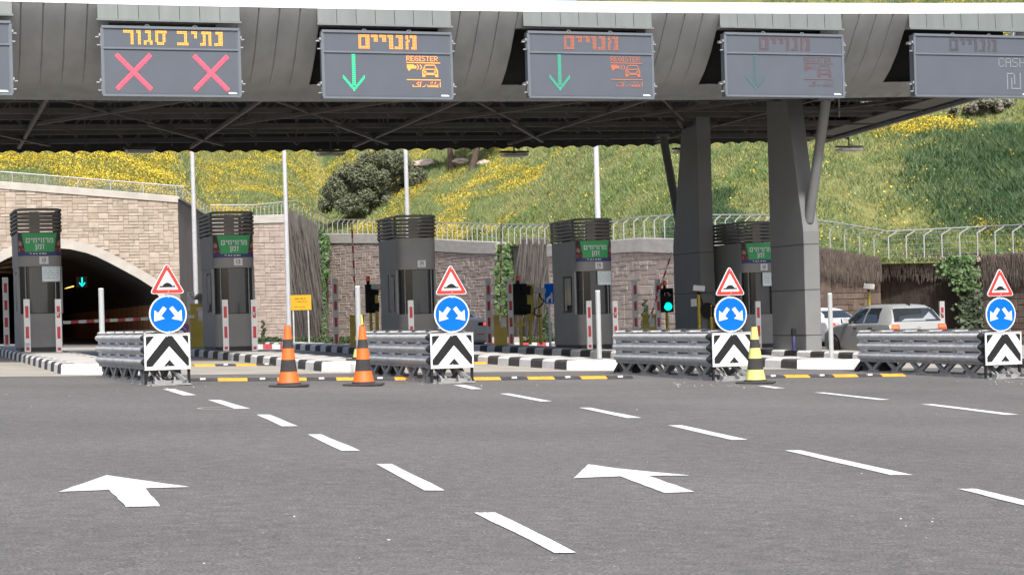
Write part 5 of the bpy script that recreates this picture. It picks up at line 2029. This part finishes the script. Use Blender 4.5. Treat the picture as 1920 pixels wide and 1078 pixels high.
for (pxb, Y, tips, lab, n) in (((372), 56, (118, 603.5, 55), 'yellow lane gate with its striped boom lowered across the tunnel lane', 17), ((668), 60, (660, 418, 60), 'yellow lane gate with boom straight up left of booth 14', 13),
                               ((938), 60, (940, 418, 60), 'yellow lane gate with boom straight up beside the ivy', 13), ((1217), 62, (1259, 473, 62), 'yellow lane gate with boom leaning near the green light', 11)):
    o = GY(pxb, Y, 0.2)
    r = thing('lane_gate', lab, 'lane gate', o, 0, 'lane gates behind the booths')
    gate_box(o, 0, r, w=0.42 if pxb != 372 else 0.46, h=0.92 if pxb != 372 else 1.25)
    tip = P(*tips)
    st = (0, -0.08, 0.78) if pxb != 372 else (-0.1, -0.08, 0.9)
    lt = local(o, 0, tip)
    arm(r, st, (lt[0], -0.08 if pxb != 372 else lt[1], lt[2]), n)


# ------------------------------------------------------------------ lane traffic lights (backs and one lit)
def tlight(px, Y, ztop, hw, hh, label, lit=False, beacon=True, visor=True, yellow=True):
    o = GY(px, Y, 0.2)
    r = thing('traffic_light', label, 'traffic light', o, TH * 0.5, 'lane traffic lights behind the booths')
    MB().tube((0, 0.1, 0), (0, 0.1, ztop - 2 * hh + 0.02), 0.05, n=12).build('post', M_YEL, r, smooth=40)
    b = MB()
    b.box((-hw, 0, ztop - 2 * hh), (hw, 0.2, ztop))
    b.build('housing', M_BLACK, r, bevel=0.03)
    if lit:
        zc = ztop - 2 * hh + 0.19
        m = MB()
        m.lathe([(0.13, -0.012), (0.11, -0.03), (0.05, -0.042)], 24, fn=lambda x, y, z: (x + 0.02, z, zc + y))
        m.build('green_lens', M_SIGG, r, smooth=50)
        m = MB()
        m.lathe([(0.125, -0.012), (0.1, -0.025)], 24, fn=lambda x, y, z: (x, z, ztop - 0.2 + y))
        m.build('dark_lens', M_GLASS, r, smooth=50)
        for zz in (zc, ztop - 0.2):
            v = MB()
            rows = [[(0.15 * math.cos(a) + (0.02 if zz == zc else 0), y, zz + 0.15 * math.sin(a)) for a in np.linspace(0.1, math.pi - 0.1, 12)] for y in (0, -0.16)]
            v.grid(rows)
            v.build('visor', M_BLACK, r, smooth=50)
    elif visor:
        for zz in (ztop - 0.2, ztop - 2 * hh + 0.2):
            v = MB()
            v.tube((hw * 0.2, 0.02, zz), (hw + 0.10, -0.02, zz - 0.02), 0.15, 0.15, n=14)
            v.build('visor', M_BLACK, r, smooth=40)
    if beacon:
        m = MB()
        m.lathe([(0.075, ztop + 0.10), (0.075, ztop + 0.20), (0.06, ztop + 0.25), (0.02, ztop + 0.27)], 14, fn=lambda x, y, z: (x - 0.06, y + 0.1, z))
        m.build('beacon', M_BEAC, r, smooth=40)
        MB().tube((-0.06, 0.1, ztop), (-0.06, 0.1, ztop + 0.11), 0.05, n=10).build('beacon_stem', M_BLACK, r)
    return r


tlight(696, 61, 1.93, 0.16, 0.46, 'traffic light seen from behind beside the booth 14 gate')
tlight(977, 61, 1.95, 0.22, 0.5, 'black backed traffic light with orange beacon by the ivy')
tlight(1252, 62, 1.82, 0.21, 0.39, 'traffic light showing green with orange beacon beside the column', lit=True)


def camera_post(px, Y, h, label, head=None, yaw=0.0, box=True, hm=M_HEADW, extra=None):
    o = GY(px, Y, 0.2)
    r = thing('camera_post', label, 'camera post', o, yaw, 'yellow equipment posts at the gates')
    MB().tube((0, 0, 0), (0, 0, h), 0.055, n=12).build('post', M_YEL, r, smooth=40)
    if box:
        m = MB()
        m.prism([(-0.17, h + 0.12), (-0.15, h + 0.29), (0.20, h + 0.25), (0.18, h + 0.08)], XZ, -0.30, 0.16)
        m.build('camera_housing', hm, r, bevel=0.02)
        MB().box((-0.03, -0.03, h), (0.03, 0.03, h + 0.12)).build('bracket', M_BLACK, r)
    if extra:
        extra(r, h)
    return r


def ex_reader(r, h):
    m = MB()
    m.lathe([(0.22, -0.05), (0.22, 0.02), (0.15, 0.06)], 20, fn=lambda x, y, z: (x - 0.12, z, h - 0.15 + y))
    m.build('mirror', M_BLACK, r, smooth=40)
    b = MB().box((0.0, -0.09, h - 0.35), (0.2, -0.055, h - 0.05)).build('display', M_BLACK, r)
    m = MB()
    put_word(m, ['2'], 0.12, h - 0.19, 0.15, -0.095)
    m.build('display_digit', M_LEDO, b)


def ex_box(r, h):
    MB().box((-0.24, -0.05, h - 0.35), (-0.06, 0.1, h - 0.12)).build('side_box', M_LAMP, r, bevel=0.01)
    m = MB()
    m.path([(0.07, 0, h - 0.1), (0.12, -0.02, h - 0.35), (0.07, 0, h - 0.55)], 0.02)
    m.build('cable', M_BLACK, r)


def ex_cable(r, h):
    m = MB()
    m.path([(0.0, -0.05, h), (0.14, -0.06, h - 0.15), (0.02, -0.06, h - 0.32), (-0.16, -0.06, h - 0.38), (-0.2, -0.06, h - 0.55), (-0.06, -0.06, h - 0.65), (0.05, -0.06, h - 0.6)], 0.022)
    m.build('cable', M_BLACK, r)


camera_post(1311, 57, 1.55, 'white camera box on a yellow post before the rear column', yaw=-0.1, extra=ex_box)
camera_post(1334, 57, 1.25, 'short yellow post with round mirror and red digit display', box=False, extra=ex_reader)
camera_post(1630, 64, 1.72, 'white camera box on a yellow post behind the cars', yaw=-0.2)
camera_post(1013, 62, 1.55, 'yellow post with curled black cable near the blue sign', hm=M_LAMP, extra=ex_cable)
camera_post(707, 61, 1.65, 'yellow post with dark camera box against booth 14', yaw=0.3, hm=M_LAMP)
camera_post(976, 60, 0.9, 'short yellow post with a wide top below the black light', box=False, extra=lambda r, h: MB().box((-0.2, -0.05, h - 0.3), (0.12, 0.08, h - 0.2)).build('cross_plate', M_YEL, r))
o = GY(995, 62, 0.2)
r = thing('control_cabinet', 'tall narrow yellow cabinet on a stem beside the black traffic light', 'cabinet', o, TH)
MB().box((-0.12, 0, 0.75), (0.12, 0.2, 1.95)).build('case', M_YEL, r, bevel=0.01)
MB().tube((0, 0.1, 0), (0, 0.1, 0.76), 0.05, n=10).build('stem', M_YEL, r)
MB().tube((0.03, -0.001, 1.85), (0.03, -0.01, 1.85), 0.03, n=10).build('lock', M_BLACK, r)

o = G(1489, 656, 0.2)
r = thing('hose_post', 'slim navy post with a black head standing against the front column', 'post', o, TH)
MB().lathe([(0.075, 0.0), (0.075, 0.02), (0.05, 0.04), (0.062, 0.36), (0.05, 0.38)], 14).build('post', mat('navy_paint', (0.02, 0.02, 0.075), 0.5, var=0.1), r, smooth=40)
MB().lathe([(0.06, 0.381), (0.07, 0.41), (0.07, 0.57), (0.04, 0.60)], 14).build('head', M_BLACK, r, smooth=40)
# ------------------------------------------------------------------ small signs
def print_lines(m, x0, x1, zs, y, h=0.02, lmin=0.05, lmax=0.16):
    for z in zs:
        x = x0 + random.uniform(0, 0.1)
        while x < x1 - 0.08:
            l = random.uniform(lmin, lmax)
            m.box((x, y - 0.002, z), (min(x1, x + l), y, z + h))
            x += l + 0.03


o = GY(564.5, 67)
k = 67 / F
r = thing('notice_board', 'yellow notice board on two thin legs by the slim mast', 'notice board', o, TH * 0.4)
zc = (595 + 1.06 * F / 67 - 566) * k
b = MB().box((-20 * k, 0, zc - 14 * k), (20 * k, 0.02, zc + 14 * k)).build('board', M_SIGY, r)
m = MB()
print_lines(m, -14 * k, 12 * k, (zc + 6 * k,), -0.001, 0.045)
print_lines(m, -8 * k, 12 * k, (zc + 0.5 * k,), -0.001, 0.035)
print_lines(m, -4 * k, 4 * k, (zc - 4.5 * k,), -0.001, 0.03)
print_lines(m, -14 * k, 14 * k, (zc - 9 * k,), -0.001, 0.025)
m.build('print', mat('brown_print', (0.28, 0.13, 0.01), 0.6, var=0.1), b)
for x in (-14, 14):
    MB().tube((x * k, 0.04, 0), (x * k, 0.04, zc), 0.028, n=8).build('leg', M_GALV, r)
o = GY(1031, 64)
k = 64 / F
r = thing('direction_sign', 'blue sign with a white forked symbol beside booth 15', 'sign', o, TH * 0.5)
zc = (595 + 1.06 * F / 64 - 549.5) * k
b = MB().box((-10.5 * k, 0, zc - 20 * k), (10.5 * k, 0.03, zc + 20 * k)).build('panel', M_WHITE, r)
MB().box((-9 * k, -0.004, zc - 18.5 * k), (9 * k, 0.0, zc + 18.5 * k)).build('blue_face', M_BLUE, b)
m = MB()
m.prism([(-6 * k, zc - 17 * k), (-6 * k, zc - 9 * k), (3 * k, zc - 2 * k), (3 * k, zc + 2 * k), (6 * k, zc + 1 * k), (6 * k, zc - 17 * k), (3 * k, zc - 17 * k), (3 * k, zc - 8 * k), (-2 * k, zc - 11.5 * k), (-2 * k, zc - 17 * k)], XZ, -0.008, -0.004)
m.build('white_symbol', M_WHITE, b)
MB().tube((0, 0.06, 0), (0, 0.06, zc), 0.04, n=10).build('post', M_GALV, r)
o = GY(345, 55)
k = 55 / F
r = thing('parking_sign', 'small round no parking sign peeping past the blue disc', 'sign', o, 0.1)
zc = (595 + 1.06 * F / 55 - 614) * k
dsc = lambda r_, n=28: [(r_ * math.cos(2 * math.pi * i / n), zc + r_ * math.sin(2 * math.pi * i / n)) for i in range(n)]
b = MB().prism(dsc(9.5 * k), XZ, 0, 0.015).build('plate', M_DRED, r)
MB().prism(dsc(6.8 * k), XZ, -0.004, 0.0).build('blue_face', mat('sign_blue_dull', (0.06, 0.10, 0.42), 0.4, var=0.1), b)
MB().prism([(-5 * k, zc + 4 * k), (-4 * k, zc + 5 * k), (5 * k, zc - 4 * k), (4 * k, zc - 5 * k)], XZ, -0.008, -0.004).build('slash', M_WHITE, b)
MB().tube((0, 0.04, 0), (0, 0.04, zc + 0.1), 0.025, n=8).build('post', M_GALV, r)
o = GY(359, 60)
k = 60 / F
r = thing('information_plate', 'narrow white plate with small print left of booth 13', 'sign', o, 0.15)
zc = (595 + 1.06 * F / 60 - 564) * k
b = MB().box((-7 * k, 0, zc - 18 * k), (7 * k, 0.02, zc + 18 * k)).build('plate', M_PLATE, r)
m = MB()
print_lines(m, -2 * k, 6 * k, (zc + 12 * k, zc + 7 * k, zc - 8 * k, zc - 13 * k), -0.001, 0.04, 0.04, 0.08)
m.build('print', M_INK, b)
MB().tube((0, 0.05, 0), (0, 0.05, zc + 0.2), 0.03, n=8).build('post', M_GALV, r)
o = GY(376, 57)
r = thing('ticket_machine', 'grey hooded machine on a stalk beside booth 13', 'machine', o, TH)
MB().tube((0, 0, 0), (0, 0, 1.6), 0.06, n=10).build('stalk', M_GALVD, r)
m = MB()
m.prism([(-0.22, 1.6), (0.2, 1.6), (0.2, 1.78), (-0.05, 1.78)], XZ, -0.2, 0.2)
m.build('hood', M_BOOTHD, r)


# ================================================================== CARS
def wheel(root, x, y, r=0.30, w=0.19, sx=-1):
    m = MB()
    fn = lambda a, b, z: (x + sx * z, y + a, r + b)
    m.lathe([(r * 0.62, 0.0), (r * 0.9, 0.0), (r, 0.03), (r, w - 0.03), (r * 0.92, w), (r * 0.64, w)], 28, fn=fn)
    o = m.build('wheel', M_RUB, root, smooth=40)
    m = MB()
    m.lathe([(r * 0.63, w - 0.03), (r * 0.60, w - 0.01), (r * 0.2, w - 0.03), (r * 0.12, w - 0.01), (0.01, w - 0.01)], 28, fn=fn)
    m.build('rim', M_RIM, o, smooth=30)


def car(label, stations, paint, loc, rz, side_windows, rear_window, lights, wheels, extras=None, wr=0.30):
    root = thing('car', label, 'car', loc, rz, 'silver cars in the lanes')
    m = MB()
    rings = []
    for (y, wl, wb, zb, wr_, zr, z0) in stations:
        half = [(wl * 0.93, z0), (wl, z0 + 0.10), (wb, lerp(z0, zb, 0.55)), (wb * 0.985, zb - 0.03), (wb * 0.96, zb), (lerp(wb * 0.96, wr_, 0.5), lerp(zb, zr, 0.55)), (wr_, zr - (zr - zb) * 0.12), (wr_ * 0.82, zr), (wr_ * 0.4, zr + 0.015)]
        ring = [(-x, y, z) for x, z in half] + [(x, y, z) for x, z in half[::-1]]
        rings.append(ring)
    n = len(rings[0])
    vs = [p for r in rings for p in r]
    fs = [(j * n + i, j * n + (i + 1) % n, (j + 1) * n + (i + 1) % n, (j + 1) * n + i) for j in range(len(rings) - 1) for i in range(n)]
    fs += [tuple(range(n))[::-1], tuple(range((len(rings) - 1) * n, len(rings) * n))]
    m.add(vs, fs)
    body = m.build('body', paint, root, smooth=26)
    bvh = BVHTree.FromPolygons([Vector(v) for v in m.v], m.f)

    def proj(name, quad, axis, sgn, material, off=0.014, nn=14, parent=None):
        """quad: 4 corners in (y,z) [axis x] or (x,z) [axis y], projected on the body"""
        rows = []
        for j in range(nn + 1):
            row = []
            for i in range(nn + 1):
                u, v = i / nn, j / nn
                a = lerp(lerp(quad[0][0], quad[1][0], u), lerp(quad[3][0], quad[2][0], u), v)
                b = lerp(lerp(quad[0][1], quad[1][1], u), lerp(quad[3][1], quad[2][1], u), v)
                if axis == 'x':
                    org, d = Vector((sgn * 3, a, b)), Vector((-sgn, 0, 0))
                else:
                    org, d = Vector((a, sgn * 12, b)), Vector((0, -sgn, 0))
                h = bvh.ray_cast(org, d)[0]
                if h is None:
                    h = Vector((sgn * 0.7, a, b)) if axis == 'x' else Vector((a, 0.1, b))
                row.append(tuple(h - d * off))
            rows.append(row)
        mm_ = MB()
        mm_.grid(rows)
        return mm_.build(name, material, parent or root, smooth=60)
    for q in side_windows:
        for sg in (-1, 1):
            proj('side_window', q, 'x', sg, M_GLASS)
    proj('rear_window', rear_window, 'y', -1, M_GLASS)
    for (q, ml, nm) in lights:
        proj(nm, q, 'y', -1, ml, 0.018 if nm != 'indicator_lamp' else 0.022)
        proj(nm, [(-x, z) for x, z in q], 'y', -1, ml, 0.018 if nm != 'indicator_lamp' else 0.022)
    for (y,) in wheels:
        for sg in (-1, 1):
            am_ = MB()
            am_.lathe([(wr * 1.2, 0), (wr * 1.2, 0.006)], 28, fn=lambda a, b, z, sg=sg: (sg * (stations[4][2] - 0.006 + z), y + a, wr + b))
            am_.build('wheel_arch', M_BLACK, root)
            wheel(root, sg * (stations[4][2] - 0.17), y, r=wr, sx=sg)
    if extras:
        extras(root, proj)
    return root


golf_st = [  # y, w_low, w_belt, z_belt, w_roof, z_roof, z0
    (0.0, 0.70, 0.72, 0.50, 0.66, 0.56, 0.36), (0.03, 0.80, 0.83, 0.56, 0.78, 0.62, 0.28), (0.10, 0.83, 0.855, 0.66, 0.74, 0.72, 0.24), (0.125, 0.84, 0.86, 0.82, 0.80, 0.925, 0.22), (0.17, 0.84, 0.865, 0.91, 0.755, 0.99, 0.21), (0.28, 0.84, 0.865, 0.92, 0.69, 1.14, 0.21),
    (0.45, 0.85, 0.868, 0.93, 0.625, 1.33, 0.21), (0.60, 0.85, 0.868, 0.935, 0.585, 1.395, 0.21), (1.0, 0.85, 0.868, 0.935, 0.58, 1.425, 0.21), (1.7, 0.85, 0.868, 0.93, 0.585, 1.43, 0.21), (2.25, 0.85, 0.868, 0.92, 0.58, 1.39, 0.21),
    (2.65, 0.85, 0.865, 0.91, 0.60, 1.18, 0.21), (3.0, 0.85, 0.86, 0.90, 0.62, 0.965, 0.22), (3.5, 0.83, 0.84, 0.83, 0.60, 0.90, 0.24), (3.95, 0.78, 0.78, 0.70, 0.56, 0.76, 0.26), (4.1, 0.68, 0.68, 0.58, 0.5, 0.62, 0.30)]


def golf_ex(root, proj):
    m = MB()
    for sg in (-1, 1):
        m.prism([(2.36, 0.95), (2.50, 0.95), (2.50, 1.09), (2.40, 1.09)], lambda y, z, d: (sg * d, y, z), 0.84, 1.04)
    m.build('mirror', M_CARG, root, bevel=0.02)
    m = MB()
    for sg in (-1, 1):
        for y in (1.08, 1.92):
            m.box((sg * 0.86, y, 0.80), (sg * 0.885, y + 0.17, 0.83))
    m.build('door_handle', M_BLACK, root)
    m = MB()
    m.lathe([(0.055, 0), (0.055, 0.012), (0.03, 0.016)], 20, fn=lambda x, y, z: (x, 0.105 - z, 0.80 + y))
    m.build('badge', M_RIM, root)
    proj('hatch_trim', [(-0.56, 1.30), (0.56, 1.30), (0.56, 1.335), (-0.56, 1.335)], 'y', -1, M_CARG, 0.012)
    m = MB()
    m.tube((0, 0.55, 1.41), (0, 0.75, 1.455), 0.02, n=8)
    m.build('aerial', M_BLACK, root)
    m = MB()
    m.bar((-0.02, 0.16, 0.985), (0.42, 0.20, 1.02), 0.02, 0.02)
    m.build('wiper', M_BLACK, root)
    # pale load seen through the rear glass
    proj('parcel_load', [(-0.5, 0.985), (0.25, 0.985), (0.18, 1.05), (-0.36, 1.05)], 'y', -1, M_GLASS2, 0.018)
    proj('parcel_load', [(0.12, 1.02), (0.56, 1.02), (0.44, 1.22), (0.28, 1.12)], 'y', -1, M_GLASS2, 0.019)


gl = G(1726, 672)
gp_ = GY(1726, 50.6)
car('silver hatchback with large rear window and red and amber tail lamps', golf_st, M_CARG, gp_, TH,
    [[(1.62, 0.965), (2.52, 0.965), (2.12, 1.33), (1.62, 1.35)], [(0.78, 0.975), (1.54, 0.965), (1.54, 1.35), (0.92, 1.345)]],
    [(-0.70, 0.975), (0.70, 0.975), (0.575, 1.325), (-0.575, 1.325)],
    [([(-0.84, 0.68), (-0.56, 0.68), (-0.58, 0.895), (-0.80, 0.895)], M_TAIL, 'tail_lamp'), ([(-0.81, 0.80), (-0.60, 0.80), (-0.605, 0.875), (-0.795, 0.875)], M_TAILO, 'indicator_lamp')],
    [(0.72,), (3.25,)], golf_ex)
sed_st = [
    (0.0, 0.70, 0.74, 0.60, 0.66, 0.68, 0.34), (0.05, 0.84, 0.86, 0.72, 0.78, 0.80, 0.28), (0.12, 0.86, 0.88, 0.86, 0.74, 0.97, 0.24), (0.25, 0.87, 0.885, 0.93, 0.72, 1.03, 0.22), (0.6, 0.88, 0.89, 0.94, 0.70, 1.05, 0.22), (0.75, 0.88, 0.89, 0.945, 0.66, 1.09, 0.22),
    (1.35, 0.88, 0.89, 0.95, 0.58, 1.36, 0.22), (1.8, 0.88, 0.89, 0.95, 0.57, 1.43, 0.22), (2.4, 0.88, 0.89, 0.94, 0.58, 1.44, 0.22), (2.9, 0.88, 0.89, 0.93, 0.59, 1.36, 0.22), (3.55, 0.87, 0.88, 0.90, 0.62, 1.0, 0.22), (4.1, 0.85, 0.86, 0.82, 0.6, 0.88, 0.24), (4.5, 0.78, 0.78, 0.66, 0.5, 0.7, 0.28)]
sed_sw = [[(2.2, 0.98), (3.2, 0.97), (2.75, 1.33), (2.2, 1.37)], [(1.35, 1.0), (2.12, 0.98), (2.12, 1.37), (1.65, 1.33)]]
car('silver saloon half hidden behind the canopy column', sed_st, M_CARS, GY(1592, 70), TH + 0.02, sed_sw, [(-0.60, 1.07), (0.60, 1.07), (0.50, 1.345), (-0.50, 1.345)],
    [([(-0.80, 0.79), (-0.54, 0.79), (-0.56, 0.90), (-0.80, 0.91)], M_TAIL, 'tail_lamp'), ([(-0.78, 0.82), (-0.70, 0.82), (-0.70, 0.88), (-0.78, 0.88)], M_TAILB, 'brake_lamp'), ([(-0.54, 0.80), (-0.36, 0.80), (-0.38, 0.90), (-0.55, 0.90)], M_GLASS2, 'reverse_lamp')], [(0.95,), (3.6,)])
car('silver car whose boot corner shows beside the blue disc', sed_st, M_CARS, GY(869, 62.5), TH, sed_sw, [(-0.60, 1.07), (0.60, 1.07), (0.50, 1.345), (-0.50, 1.345)],
    [([(-0.79, 0.79), (-0.50, 0.80), (-0.52, 0.90), (-0.79, 0.91)], M_BLACK, 'tail_lamp'), ([(-0.80, 0.80), (-0.68, 0.80), (-0.70, 0.90), (-0.80, 0.91)], M_TAILB, 'brake_lamp'), ([(-0.70, 0.50), (-0.45, 0.50), (-0.45, 0.53), (-0.70, 0.53)], M_TAIL, 'reflector')], [(0.95,), (3.6,)])
